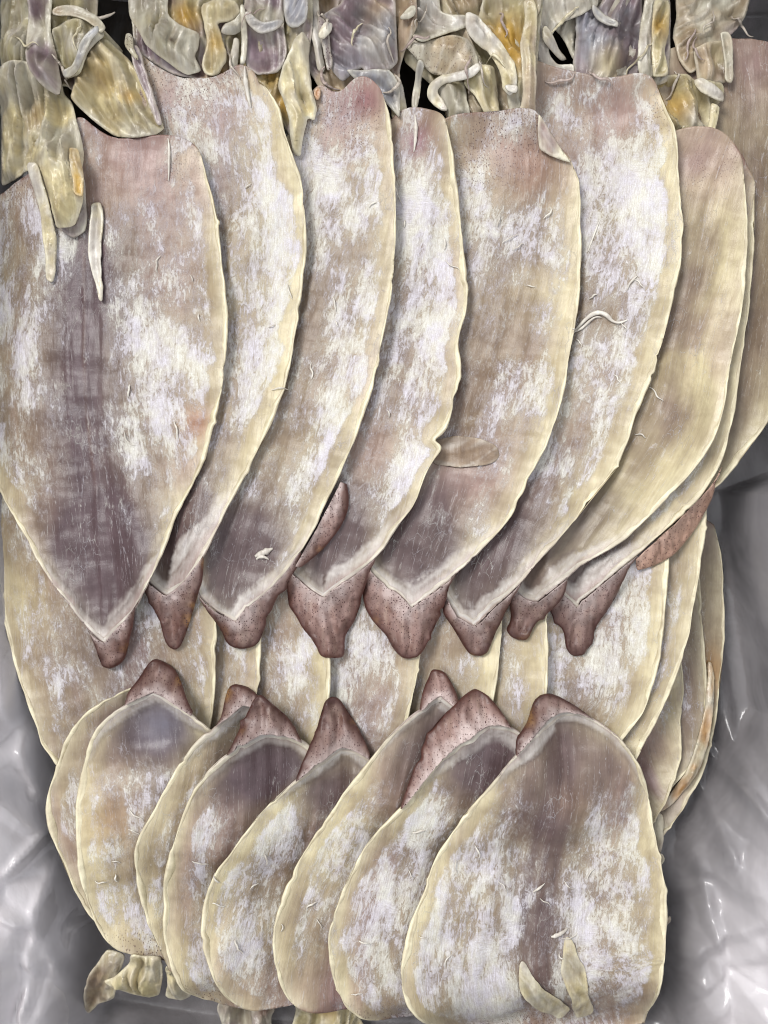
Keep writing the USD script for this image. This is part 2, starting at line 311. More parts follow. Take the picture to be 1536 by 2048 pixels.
def squid(label, group, T, L, R, skirt=None, zn=0, seed=1, tilt=0.0, dust=0.0, purple=1.0, yellow=0.5, pen=0.0, pink=0.3, sp=5.0,
          rims='LR', rimw=6.5, vband=24.0, gap=6.0, thick=4.0, sides=(), wav=3.2, spots=(), dark=1.0, strip=0.0, fin_label=None, thing=None):
    """A split, dried squid: mantle sheet, thick rims that close to a V above the tail, speckled tail fin."""
    T, L, R = scale_poly(T, zn), scale_poly(L, zn), scale_poly(R, zn)
    Tc, Lc, Rc = curve(T, 4, 1.5, seed), curve(L, 4, wav, seed + 1), curve(R, 4, wav, seed + 2)
    poly = biggest(Polygon(np.vstack([Tc, Rc[1:], Lc[::-1][1:-1]])))
    Nn = (Lc[-1] + Rc[-1]) / 2
    # skin of the tail first
    n = 160
    tt = np.linspace(0, 1, n)
    li = Lc[np.clip((tt * (len(Lc) - 1)).astype(int), 0, len(Lc) - 1)]; ri = Rc[np.clip((tt * (len(Rc) - 1)).astype(int), 0, len(Rc) - 1)]
    Mid = (li + ri) / 2; Mid = np.column_stack([gaussian_filter(Mid[:, k], 6, mode='nearest') for k in (0, 1)])
    ms = np.r_[0, np.cumsum(np.linalg.norm(np.diff(Mid, axis=0), axis=1))]
    mt = np.gradient(Mid, axis=0); mt /= np.linalg.norm(mt, axis=1, keepdims=True)
    kM, kE, kT = cKDTree(Mid), cKDTree(np.vstack([Lc, Rc])), cKDTree(Tc)
    half = max(60.0, float(np.median(np.linalg.norm(li - ri, axis=1)) / 2))
    def local(P):
        i = kM.query(P)[1]
        d = P - Mid[i]
        al = ms[i] + (d * mt[i]).sum(1); ac = d[:, 0] * (-mt[i][:, 1]) + d[:, 1] * mt[i][:, 0]
        return ac, al, al / ms[-1], kE.query(P)[0], kT.query(P)[0]
    ax = (Mid[-1] - Mid[0]) / np.linalg.norm(Mid[-1] - Mid[0])
    def band(v, al, d, ac):
        on = sstep(0.74, 0.86, v) if skirt is not None else v * 0
        return on, 1.15 * vband * (0.35 + 0.65 * sstep(0.76, 0.96, v)) * (1 + 1.8 * fb(al / 60, np.sign(ac), seed + 14, 3)) * (1 - (0.4 if ax[1] > 0 else 0.0) * np.tanh(ac / 8))
    def prof(P):
        ac, al, v, d, dT = local(P)
        lo = sstep(0.72, 0.98, v)
        z = 7 * np.exp(-d / 38) + 12 * lo * np.exp(-d / 26) + 2.0 * np.exp(-dT / 6)
        bw, sk_ = band(v, al, d, ac); z = z + 2.8 * bw * sstep(sk_ + 3, sk_ - 5, d)
        z = z + 26 * fb(ac / 120, al / 200, seed, 2) + 11 * fb(ac / 30, al / 110, seed + 3, 4) + 9 * fb(ac / 80, al / 26, seed + 5, 4)
        z = z + 4.5 * (0.5 - np.abs(fb(ac / 26, al / 300, seed + 6, 3)) * 2)
        for q, wd, hh in ((-38, 4, 2.2), (36, 4, 2.0), (2, 5, 1.5 + 2 * pen)):
            z = z + hh * np.exp(-((ac - q - 16 * fb(al / 260, 0 * al, seed + q, 2)) / wd) ** 2) * sstep(0.12, 0.3, v)
        return z + tilt * (P[:, 0] - Nn[0] * 0.3 - 0.7 * Mid[len(Mid) // 2, 0]) / half
    sl, mask, base = drape(poly)
    base = base + gap + thick
    xy = np.column_stack([gx[sl][mask], gy[sl][mask]])
    pz = prof(xy)
    surf = np.full(base.shape, np.nan)
    surf[mask] = np.maximum(base[mask] + pz, H[sl][mask] + thick + 1.5)
    # fill outwards for sampling, then smooth a touch so that the drape has no steps
    ff = np.where(mask, surf, 0); wgt = gaussian_filter(mask.astype(float), 1.2)
    smooth = gaussian_filter(ff, 1.2) / np.maximum(wgt, 1e-4)
    delta = np.where(mask, smooth, np.nan); delta[mask] -= pz
    fill = np.where(mask, delta, 0); w2 = gaussian_filter(mask.astype(float), 1.0)
    dl = np.where(w2 > 1e-3, gaussian_filter(fill, 1.0) / np.maximum(w2, 1e-3), np.nanmean(delta))
    def ztop(P):
        b = map_coordinates(dl, [(P[:, 1] - gy[sl][0, 0]) / CELL, (P[:, 0] - gx[sl][0, 0]) / CELL], order=1, mode='nearest')
        return b + prof(P)
    P, F = tri_fill(poly, sp)
    zt = ztop(P)
    thing = thing or Thing('dried_squid', label, 'squid', (Mid[n // 2][0], Mid[n // 2][1], float(np.min(zt)) - thick), group)
    V, FF = solid(P, F, zt, thick)
    ac, al, v, d, dT = local(P)
    nn1, nn2, nn3 = fb(ac / 130, al / 160, seed + 11, 4), fb(ac / 70, al / 260, seed + 12, 4), fb(ac / 60, al / 60, seed + 13, 4)
    lo = sstep(0.66, 0.92, v)
    pig = np.repeat(TAN[None], len(P), 0)
    pig = mixp(pig, YEL, yellow * (0.24 + 1.7 * nn1) + yellow * np.exp(-(d / 44) ** 2) * 1.1)
    pig = mixp(pig, PNK, 1.1 * pink * (sstep(0.0, 0.26, nn2) + 0.8 * sstep(0.16, 0.0, v)))
    cen = np.exp(-((ac + 10 * nn2) / (0.42 * half)) ** 2)
    pig = mixp(pig, PUR, purple * np.clip(cen * (0.3 + 0.65 * lo + 1.1 * nn2 + 0.8 * pen) * sstep(0.02, 0.2, v) + lo * 0.62 * sstep(10, 40, d), 0, 0.9))
    sm_ = np.zeros(len(P))
    if strip:
        sm_ = sstep(strip + 9, strip - 9, np.abs(ac + 14 * fb(al / 300, al * 0, seed + 17, 2))) * sstep(0.06, 0.14, v) * np.clip(0.85 + 1.6 * fb(ac / 16, al / 260, seed + 18, 3), 0.2, 1)
        pig = mixp(pig, PUR * 1.15, 0.62 * sm_)
    if pen: pig = mixp(pig, np.array([0.13, 0.075, 0.06]), pen * np.exp(-((ac - 3) / 3.5) ** 2) * sstep(0.1, 0.2, v) * sstep(0.75, 0.55, v))
    pig = mixp(pig, CRE, 0.65 * np.exp(-d / 11))
    bw, sk_ = band(v, al, d, ac)
    st = fb(al / 70, d / 4.5, seed + 15, 4)
    bm = bw * sstep(sk_ + 3, sk_ - 2, d + 14 * st)
    pig = mixp(pig, np.array([0.50, 0.475, 0.455]), bm * np.clip(0.62 + 1.9 * st, 0.05, 0.95))
    pig = mixp(pig, np.array([0.36, 0.27, 0.26]), 0.7 * bm * sstep(sk_ * 0.55, 2, d + 16 * st))
    pig = mixp(pig, PUR * 0.9, 0.35 * bw * np.exp(-((d - sk_ - 4) / 4) ** 2))
    pig = mixp(pig, np.array([0.17, 0.08, 0.07]), 0.6 * np.exp(-(dT / 7) ** 2) * sstep(0, 0.1, nn3 + 0.05))
    fd = dust - 0.105 + 0.30 * nn1 - 0.30 * lo * sstep(8, 40, d) - 0.10 * purple * cen * sstep(0.15, 0.3, v) - 0.13 * sm_ - 0.30 * sstep(32, 22, d + 50 * nn3 + 26 * nn1) - 0.09 * sstep(0.16, 0.0, v)
    for (sx, sy, sr, sc_, st) in spots:
        q = scale_poly([(sx, sy)], zn)[0]
        g_ = np.exp(-(((P - q) ** 2).sum(1) / sr ** 2)) * np.clip(0.9 + 1.2 * nn3, 0, 1)
        pig = mixp(pig, np.array(sc_), st * g_); fd = fd - 0.2 * g_ * st
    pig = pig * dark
    tc = np.column_stack([ac * 0.02, al * 0.02, np.full(len(P), seed * 3.7)])
    fx = np.column_stack([fd, 0.75 * sstep(0.16, 0.02, v) * sstep(-0.02, 0.14, nn1), np.zeros(len(P))])
    two = lambda a: np.vstack([a, a])
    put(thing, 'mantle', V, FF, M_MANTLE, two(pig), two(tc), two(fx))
    H[sl][mask] = np.maximum(H[sl][mask], np.maximum(surf[mask], smooth[mask]))
    # rims: folded lips along the cut edges, widening towards the V
    cpt = np.array(poly.representative_point().coords[0])
    for side, C in (('L', Lc), ('R', Rc)):
        if side not in rims: continue
        C = C[2:]
        g = np.gradient(C, axis=0); g = np.column_stack([gaussian_filter(g[:, k], 2.5, mode='nearest') for k in (0, 1)]); g /= np.linalg.norm(g, axis=1, keepdims=True)
        nr = np.column_stack([-g[:, 1], g[:, 0]]) * (1 if side == 'R' else -1)
        test = C[len(C) // 2] + nr[len(C) // 2] * 12
        if not shapely.contains_xy(poly, test[0], test[1]): nr = -nr
        s = np.r_[0, np.cumsum(np.linalg.norm(np.diff(C, axis=0), axis=1))]; v = s / s[-1]
        ns = fb(s / 60, s * 0, seed + 21, 3)
        widen = np.clip((v - 0.74) / 0.24, 0, 1) ** 1.3 if skirt is not None else v * 0
        taper = np.minimum(1, (s + 6) / 60)
        w = (rimw * np.clip(0.95 + 3.4 * ns, 0.3, 2.2) + 3 * widen) * taper
        hh = np.clip(1.5 + 6 * ns, 0.4, 4.5) * taper * (1 - 0.75 * widen)
        prf = [(-0.12, -1.1), (-0.14, -0.1), (0.03, 0.75), (0.22, 1.0), (0.42, 0.55), (0.62, 0.62), (0.85, 0.22), (1.08, -0.5)]
        Vs, oo = [], []
        zc = ztop(C + nr * 3)
        for o, zz in prf:
            q = C + nr * (o * w)[:, None]
            zz_ = zc * 0.5 + ztop(C + nr * (max(o, 0.1) * w)[:, None]) * 0.5
            zz_ = zc + (ztop(q if o > 0 else C + nr * 2) - zc) * min(1.0, max(o, 0)); Vs.append(np.column_stack([q, zz_ + (zz * hh if -0.4 < zz else (-thick if zz < -1 else -1.5)) * np.ones(len(C))])); oo.append(np.full(len(C), o))
        m_, k_ = len(C), len(prf)
        V = np.stack(Vs, 1).reshape(-1, 3); oo = np.stack(oo, 1).ravel(); sv = np.repeat(s, k_); vv = np.repeat(v, k_); wv = np.repeat(widen, k_)
        F = []
        for a in range(k_):
            b = (a + 1) % k_
            i = np.arange(m_ - 1) * k_
            F += [np.column_stack([i + a, i + b, i + k_ + b]), np.column_stack([i + a, i + k_ + b, i + k_ + a])]
        F = np.vstack(F)
        vol = np.einsum('ij,ij->i', V[F[:, 0]], np.cross(V[F[:, 1]], V[F[:, 2]])).sum()
        # keep the top facing up: fix winding from a top face
        tf = F[(k_ * 2 // 2)] if False else None
        fn = np.cross(V[F[:, 1]] - V[F[:, 0]], V[F[:, 2]] - V[F[:, 0]]); fc = V[F].mean(1)
        cen_ = np.repeat(V.reshape(m_, k_, 3).mean(1), 1, 0)
        o_ = fc - cen_[np.minimum(F[:, 0] // k_, m_ - 1)]
        if (fn * o_).sum() < 0: F = F[:, ::-1]
        nz = fb(sv / 50, oo * 3, seed + 23, 3)
        pig = np.repeat((YEL * 0.3 + CRE * 0.7)[None], len(V), 0)
        pig = mixp(pig, YEL * 0.9, 0.8 * sstep(-0.05, 0.2, nz) * (1 - wv))
        pig = mixp(pig, CRE * 1.12, 0.75 * np.exp(-((oo - 0.15) / 0.2) ** 2))
        st = fb(sv / 130, oo * 9, seed + 25, 4)
        pig = mixp(pig, np.array([0.47, 0.45, 0.44]), 0.95 * wv ** 0.6 * np.clip(0.8 + 1.6 * st, 0.2, 1))
        pig = mixp(pig, PNK, wv * 0.75 * sstep(0.02, 0.25, -st))
        pig = mixp(pig, PNK * 0.8, wv * 0.9 * sstep(0.30, -0.1, oo + 0.5 * st))
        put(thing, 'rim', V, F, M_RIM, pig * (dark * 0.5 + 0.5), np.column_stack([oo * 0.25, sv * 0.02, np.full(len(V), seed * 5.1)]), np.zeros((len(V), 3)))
    # tail fin: speckled outer skin folding down from the V
    if skirt is not None:
        sk = curve(scale_poly(skirt, zn), 3, 5.5, seed + 31)
        def part(C, q):
            return C[cKDTree(C).query(q)[1]:]
        a, b = part(Lc, sk[0]), part(Rc, sk[-1])
        inner = np.vstack([a, b[::-1]])
        fin(thing, 'tail_fin', biggest(Polygon(np.vstack([inner[::-1], sk]))), inner, sk, ztop, seed, label=fin_label, tip=Nn, dark=dark)
    for pts in sides:
        C, inn, far = pts
        o, i = curve(scale_poly(far, zn), 4, 2, seed + 41), curve(scale_poly(inn, zn), 4, 1, seed + 42)
        fin(thing, 'side_fin', biggest(Polygon(np.vstack([i, o[::-1]]))), i, o, None, seed + 5, tip=None, pale=C, dark=dark)
    return thing, ztop, local

def fin(thing, name, poly, inner, outer, ztop, seed, label=None, tip=None, pale=0.0, dark=1.0):
    sl, mask, base = drape(poly, 12, 5)
    ki, ko = cKDTree(inner), cKDTree(outer)
    def prof(P):
        di, do = ki.query(P)[0], ko.query(P)[0]
        t = do / (di + do + 1e-6)
        z = 2 + 10 * np.sqrt(np.clip(t, 0, 1)) - 4 * np.exp(-do / 5)
        z = z + 16 * fb(P[:, 0] / 34, P[:, 1] / 44, seed, 3) * sstep(0, 12, do) + 7.0 * fb(P[:, 0] / 9, P[:, 1] / 30, seed + 8, 3) * sstep(0, 10, do) + 5.0 * fb(P[:, 0] / 11, P[:, 1] / 11, seed + 2, 3) + 5 * np.exp(-(fb(P[:, 0] / 16, P[:, 1] / 60, seed + 3, 2) / 0.05) ** 2) * sstep(0, 8, do) + 3.5 * np.exp(-((do - 3) / 3) ** 2)
        if tip is not None:
            e = cKDTree(outer).query(tip)[1]; tp = outer[int(np.argmax(np.linalg.norm(outer - (inner[0] + inner[-1]) / 2, axis=1)))]
            dd = tp - tip; ln = np.linalg.norm(dd) + 1e-6; q = P - tip
            off = np.abs(q[:, 0] * dd[1] - q[:, 1] * dd[0]) / ln; al = (q @ dd) / ln
            z = z - 7 * np.exp(-(off / 7) ** 2) * sstep(0, 14, al) * sstep(ln, ln * 0.5, al) + 5 * np.exp(-((off - 16) / 9) ** 2) * sstep(0, 14, al)
        return z, t, do
    xy = np.column_stack([gx[sl][mask], gy[sl][mask]])
    P, F = tri_fill(poly, 4.0, (0, 2.5, 6))
    def z_of(P):
        b = map_coordinates(base, [(P[:, 1] - gy[sl][0, 0]) / CELL, (P[:, 0] - gx[sl][0, 0]) / CELL], order=1, mode='nearest')
        return b + 2 + prof(P)[0]
    zt = z_of(P)
    if ztop is not None:                                        # meet the underside of the rim along the V
        di = ki.query(P)[0]; zi = ztop(inner)[ki.query(P)[1]]
        k = np.exp(-di / 22.0); zt = zt * (1 - k) + np.maximum(zt, zi + 1.0) * k
    V, FF = solid(P, F, zt, 3.5)
    _, t, do = prof(P)
    n1 = fb(P[:, 0] / 50, P[:, 1] / 50, seed + 4, 4); n2 = fb(P[:, 0] / 14, P[:, 1] / 20, seed + 6, 4)
    pig = np.repeat((BRN * 0.25 + np.array([0.33, 0.235, 0.215]) * 0.75)[None], len(P), 0)
    pig = mixp(pig, BRN, 0.75 * sstep(0.0, 0.25, n1) + 0.55 * sstep(0.45, 0.12, t))
    ns_ = fb(P[:, 0] / 9, P[:, 1] / 46, seed + 9, 4); pig = mixp(pig, np.array([0.33, 0.24, 0.20]), 0.7 * sstep(0.02, 0.25, ns_)); pig = mixp(pig, RED, 0.6 * sstep(0.04, 0.25, -ns_))
    pig = mixp(pig, RED, 0.9 * np.exp(-do / 7) + 0.45 * sstep(0.05, 0.25, n2) + 0.4 * sstep(0.25, 0.05, t))
    pig = mixp(pig, np.array([0.42, 0.345, 0.33]), 0.95 * sstep(0.40, 0.92, t + 0.9 * n2))
    pig = mixp(pig, OCH, 0.6 * sstep(0.12, 0.3, n1) * sstep(20, 4, do))
    if pale: pig = mixp(pig, np.array([0.42, 0.27, 0.20]), np.full(len(P), pale))
    pig *= dark * (0.82 + 0.36 * random.Random(seed).random())
    tc = np.column_stack([P * 0.02, np.full(len(P), seed * 2.3)])
    fx = np.column_stack([np.zeros(len(P)), np.clip(0.9 + n1, 0, 1), np.zeros(len(P))])
    two = lambda a: np.vstack([a, a])
    put(thing, name, V, FF, M_SKIN, two(pig), two(tc), two(fx), label)
    zz = z_of(xy); H[sl][mask] = np.maximum(H[sl][mask], zz)

def jag(p, wav, seed):
    """A torn outline: straight runs with soft corners and small nicks."""
    s = np.r_[0, np.cumsum(np.linalg.norm(np.diff(p, axis=0), axis=1))]; n = max(12, int(s[-1] / 3.5)); t = np.linspace(0, s[-1], n)[:-1]
    q = np.column_stack([gaussian_filter(np.interp(t, s, p[:, k]), 1.6, mode='wrap') for k in (0, 1)])
    return q + wav * np.column_stack([fb(q[:, 0] / 13, q[:, 1] / 13, seed + 60, 3), fb(q[:, 0] / 13, q[:, 1] / 13, seed + 61, 3)]) * 1.6

def lobe(thing, name, pts, c1, c2, seed, dome=10.0, folds=10.0, fold_dir=90.0, zn=0, sp=4.0, spots=(), edge=0.45, speck=0.0, gap=3.0, wav=3.0, thick=3.0, drp=9, mat=None, dark=1.0, stretch=3.5, thin=0.38, rough_poly=True, label=None):
    """A crumpled piece of dried flesh: domed, creased along fold_dir, with thick pale borders."""
    p = np.array(pts, float); p[:, 1] = np.where(p[:, 1] < -8, p[:, 1] - 110, p[:, 1]); p = scale_poly(p, zn); p = np.vstack([p, p[:1]])
    C = jag(p, wav, seed)
    poly = biggest(Polygon(C))
    sl, mask, base = drape(poly, drp, 4)
    kE = cKDTree(np.array(shapely.get_coordinates(poly.exterior.segmentize(3))))
    fold_dir = fold_dir + 60 * (random.Random(seed).random() - 0.5) * (stretch < 3.9)
    ca, sa = math.cos(math.radians(fold_dir)), math.sin(math.radians(fold_dir))
    def loc(P): return P[:, 0] * ca + P[:, 1] * sa, -P[:, 0] * sa + P[:, 1] * ca
    def prof(P):
        d = kE.query(P)[0]; al, ac = loc(P)
        ac2 = ac + 44 * fb(al / 80, ac / 80, seed + 1, 2)
        b1 = fb(al / (34 * stretch), ac2 / 20, seed + 2, 2); b2 = fb(al / (14 * stretch), ac2 / 9, seed + 3, 2)
        r1, r2 = np.exp(-(b1 / 0.05) ** 2), np.exp(-(b2 / 0.06) ** 2)
        k = sstep(0, 9, d)
        k3 = sstep(0, 26, d)
        z = 1.1 * dome * (1 - np.exp(-d / 20)) + folds * (0.9 * r1 * k + 0.35 * r2 * k + 7.0 * b1 * k3) + 70 * min(1.0, folds / 6) * fb(P[:, 0] / 58, P[:, 1] / 58, seed + 5, 2) * k3 + 2.6 * fb(al / 40, ac2 / 6, seed + 6, 2) * k
        return z + (3.0 if edge > 0.2 else 0.0) * np.exp(-((d - 2.5) / 2.6) ** 2), d, r1, r2, al, ac2
    P, F = tri_fill(poly, sp, (0, 2.5, 6))
    def z_of(P):
        b = map_coordinates(base, [(P[:, 1] - gy[sl][0, 0]) / CELL, (P[:, 0] - gx[sl][0, 0]) / CELL], order=1, mode='nearest')
        return b + gap + thick + prof(P)[0]
    zt = z_of(P); V, FF = solid(P, F, zt, thick)
    _, d, r1, r2, al, ac = prof(P)
    n1 = fb(P[:, 0] / 55, P[:, 1] / 55, seed + 7, 4); n2 = fb(al / 60, ac / 16, seed + 8, 4)
    pig = np.repeat(np.asarray(c1, float)[None], len(P), 0)
    pig = mixp(pig, np.asarray(c2, float), sstep(-0.12, 0.2, n1))
    pig = mixp(pig, WHT, 0.35 * sstep(0.06, 0.3, n2) + 0.3 * r1)
    pig = mixp(pig, np.asarray(c1) * 0.5, 0.45 * sstep(0.05, 0.3, -n2))
    pig = mixp(pig, np.array([0.63, 0.61, 0.50]), edge * np.exp(-(d / 5) ** 2))
    for (sx, sy, sr, sc_, st) in spots:
        q = scale_poly([(sx, sy)], zn)[0]
        pig = mixp(pig, np.array(sc_), st * np.exp(-(((P - q) ** 2).sum(1) / sr ** 2)) * np.clip(0.9 + 1.5 * n2, 0, 1))
    pig *= dark
    tc = np.column_stack([P * 0.02, np.full(len(P), seed * 2.3)])
    fx = np.column_stack([np.zeros(len(P)), np.full(len(P), speck), thin * sstep(3, 9, d) * (1 - 0.8 * r1) * sstep(-0.16, 0.12, fb(P[:, 0] / 36, P[:, 1] / 36, seed + 12, 3))])
    two = lambda a: np.vstack([a, a])
    put(thing, name, V, FF, mat or M_HEAD, two(pig), two(tc), two(fx), label)
    xy = np.column_stack([gx[sl][mask], gy[sl][mask]])
    if len(xy): H[sl][mask] = np.maximum(H[sl][mask], z_of(xy))

def ribbon(thing, name, path, widths, c1, c2, seed, **kw):
    C = curve(path, 6); t = np.linspace(0, 1, len(C))
    w = np.interp(t, np.linspace(0, 1, len(widths)), widths) / 2
    w = w * (1 + 0.5 * fb(t * 6, t * 0, seed + 50, 2))
    g = np.gradient(C, axis=0); g /= np.linalg.norm(g, axis=1, keepdims=True); nr = np.column_stack([-g[:, 1], g[:, 0]])
    pts = np.vstack([C + nr * w[:, None], (C - nr * w[:, None])[::-1]])
    ang = math.degrees(math.atan2(*(C[-1] - C[0])[::-1]))
    kw = {'dome': 7, 'folds': 7, 'fold_dir': ang, 'wav': 3, 'stretch': 4, **kw}
    lobe(thing, name, pts[::2], c1, c2, seed, **kw)

def fibre(thing, pts, rad, seed, zl=3.0, col=(0.66, 0.64, 0.58)):
    """A loose curled fibre standing a little proud of the mantle."""
    C = curve(pts, 2.5); n = len(C); t = np.linspace(0, 1, n)
    zz = sample(H, C[:, 0], C[:, 1]) + 2 + zl * np.sin(np.pi * t) + 4 * fb(t * 5, t * 0, seed, 2)
    g = np.gradient(C, axis=0); g /= np.linalg.norm(g, axis=1, keepdims=True) + 1e-9
    nr = np.column_stack([-g[:, 1], g[:, 0]]); k = 6
    r = rad * (0.25 + np.sin(np.pi * np.clip(t * 0.9 + 0.08, 0, 1))) * (1 + 0.8 * fb(t * 9, t * 0, seed + 1, 2))
    V = []
    for a in range(k):
        th = 2 * math.pi * a / k
        V.append(np.column_stack([C + nr * (r * math.cos(th))[:, None], zz + r * 0.7 * math.sin(th)]))
    V = np.stack(V, 1).reshape(-1, 3); F = []
    for a in range(k):
        b = (a + 1) % k; i = np.arange(n - 1) * k
        F += [np.column_stack([i + a, i + b, i + k + b]), np.column_stack([i + a, i + k + b, i + k + a])]
    F = np.vstack(F)
    e = (n - 1) * k
    F = np.vstack([F, [[0, j + 1, j] for j in range(1, k - 1)], [[e, e + j, e + j + 1] for j in range(1, k - 1)]])
    put(thing, 'loose_fibre', V, F[:, ::-1], M_RIM, np.repeat(np.array(col)[None], len(V), 0), np.column_stack([V[:, :2] * 0.02, V[:, 2] * 0]), np.zeros((len(V), 3)))

# ---------------------------------------------------------------- the box and its plastic liner
def box_part(thing, name, x0, x1, y0, y1, z0, z1):
    import trimesh
    m = trimesh.creation.box(extents=(x1 - x0, y1 - y0, z1 - z0)); v = np.array(m.vertices) + [(x0 + x1) / 2, (y0 + y1) / 2, (z0 + z1) / 2]
    put(thing, name, v, np.array(m.faces), boxmat, smooth=False)
box = Thing('fish_box', 'grey foam box that holds the stacked squid, only seen through the clear liner', 'box', (768, 1024, -230))
box_part(box, 'base', -250, 1790, -220, 2270, -245, -215)
for a in ((-310, -252, -220, 2270), (1792, 1850, -220, 2270), (-310, 1850, -280, -222), (-310, 1850, 2272, 2330)):
    box_part(box, 'wall', *a, -245, 330)

FN = 330, 400
lx = np.linspace(-246, 1786, FN[0]); ly = np.linspace(-215, 2266, FN[1]); LX, LY = np.meshgrid(lx, ly)
def seg(x, y, a, b, w):                                           # ridge along a crease line
    a, b = np.array(a, float), np.array(b, float); d = b - a; L2 = d @ d
    t = np.clip(((x - a[0]) * d[0] + (y - a[1]) * d[1]) / L2, 0, 1)
    r = np.hypot(x - a[0] - t * d[0], y - a[1] - t * d[1])
    return np.maximum(0, 1 - r / w) * np.minimum(1, 4 * np.minimum(t + 0.05, 1.05 - t))
dist_r = LX - np.interp(LY, [-200, 900, 985, 1200, 1450, 1540, 1650, 1750, 1900, 2300], [1770, 1745, 1505, 1530, 1566, 1510, 1445, 1405, 1390, 1380])
dist_l = np.interp(LY, [-200, 1000, 1250, 1330, 1450, 1600, 1750, 1900, 2050, 2300], [-120, -40, -5, 25, 75, 92, 120, 130, 120, 140]) - LX
dist_b = LY - np.interp(LX, [-250, 100, 200, 450, 900, 1300, 1790], [2130, 2130, 2150, 2190, 2200, 2200, 2190])
dist_t = -120 - LY
zz = np.full(LX.shape, -205.0)
for d_, k_, p_ in ((dist_r, np.interp(LY, [900, 1400, 1700, 2000], [3.2, 2.6, 1.3, 0.85]), 0), (dist_l, 1.3, 60), (dist_b, 1.1, 60), (dist_t, 1.5, 60)):
    zz = np.maximum(zz, np.minimum(-205 + np.maximum(0, d_ + p_) * k_, 60 + 0.05 * d_))
wr = fb(LX / 210, LY / 260, 301, 3).reshape(LX.shape) * 60 + (0.5 - np.abs(fb((LX + 0.5 * LY) / 120, (LY - 0.4 * LX) / 300, 305, 3)).reshape(LX.shape) * 2) * 50 + (0.5 - np.abs(fb((LX - 0.8 * LY) / 75, (LY + 0.6 * LX) / 190, 309, 2)).reshape(LX.shape) * 2) * 26
def crumple(x, y, n, seed, ang, st):
    c, s_ = math.cos(ang), math.sin(ang); q = np.column_stack([(x * c + y * s_).ravel(), (-x * s_ + y * c).ravel() / st])
    r = np.random.RandomState(seed); k = r.uniform(q.min(0), q.max(0), (n, 2))
    F = cKDTree(k).query(q, 2)[0]; F2 = F[:, 1] - F[:, 0]
    return (F2 / np.percentile(F2, 90)).reshape(x.shape)
wx_, wy_ = LX + 40 * fb(LX / 130, LY / 130, 317, 3).reshape(LX.shape), LY + 40 * fb(LX / 130, LY / 130, 319, 3).reshape(LX.shape)
wr = 0.55 * wr + 44 * crumple(wx_, wy_, 150, 5, 0.5, 2.4) + 24 * crumple(wx_, wy_, 420, 6, -0.4, 1.8)
out = sstep(-40, 60, np.maximum.reduce([dist_r, dist_l, dist_b, dist_t]))
zz = zz + wr * out
for a, b, w, h in (((1400, 940), (1512, 1450), 26, 26), ((1512, 1450), (1536, 1700), 30, 26), ((1475, 1540), (1620, 1760), 18, 22), ((1440, 1560), (1500, 1800), 16, 16), ((1360, 2000), (1580, 1800), 30, 24),
                   ((1420, 1700), (1480, 2048), 22, 20), ((110, 1640), (10, 1760), 16, 30), ((-20, 1560), (80, 1680), 20, 26), ((30, 1450), (60, 1620), 16, 18), ((-10, 1330), (20, 1470), 14, 16),
                   ((90, 1740), (45, 2048), 18, 28), ((0, 1800), (70, 1850), 18, 26), ((110, 1890), (200, 1880), 12, 20), ((70, 1850), (110, 1980), 14, 18), ((40, 2048), (90, 1880), 14, 18)):
    zz = zz + h * seg(LX, LY, a, b, w)
v = np.column_stack([LX.ravel(), LY.ravel(), zz.ravel()])
i = (np.arange(FN[1] - 1)[:, None] * FN[0] + np.arange(FN[0] - 1)[None]).ravel()
f = np.vstack([np.column_stack([i, i + 1, i + FN[0] + 1]), np.column_stack([i, i + FN[0] + 1, i + FN[0]])])
liner = Thing('plastic_liner', 'clear wrinkled plastic bag that lines the box around the squid', 'plastic bag', (768, 1024, -205))
op = 0.31 + 0.62 * sstep(1500, 2000, LY) * sstep(0, 120, np.maximum(dist_r, dist_l)) + 0.38 * sstep(0, 60, dist_l) + 0.25 * (fb(LX / 160, LY / 160, 311, 3).reshape(LX.shape)) - 0.12 * sstep(20, -40, np.maximum(dist_r, dist_l))
put(liner, 'film', v, f, film, smooth=True, fx=np.column_stack([op.ravel(), op.ravel() * 0, op.ravel() * 0]))

# ---------------------------------------------------------------- lower squid at the right and left edges of the pile
Hkeep = H.copy(); H[:] = -165.0
GD = 'squid lying deep in the box'
squid('dark brown squid lying deepest at the right, with ragged ochre edge', GD, [(1100, 1000), (1300, 990), (1440, 1050)], [(1100, 1000), (1080, 1300), (1150, 1600), (1300, 1720)],
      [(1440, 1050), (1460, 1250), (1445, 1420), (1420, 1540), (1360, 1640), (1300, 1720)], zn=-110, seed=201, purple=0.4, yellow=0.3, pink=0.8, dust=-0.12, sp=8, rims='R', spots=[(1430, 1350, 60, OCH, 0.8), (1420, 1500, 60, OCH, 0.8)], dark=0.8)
squid('mauve grey squid in the gap, second deepest at the right edge', GD, [(1050, 900), (1250, 900), (1400, 1040)], [(1050, 900), (1040, 1250), (1100, 1500), (1260, 1640)],
      [(1400, 1040), (1412, 1180), (1420, 1300), (1425, 1420), (1395, 1530), (1330, 1600), (1260, 1640)], zn=-85, seed=205, purple=0.8, yellow=0.1, pink=0.5, dust=0.04, sp=7, rims='R', dark=0.85)
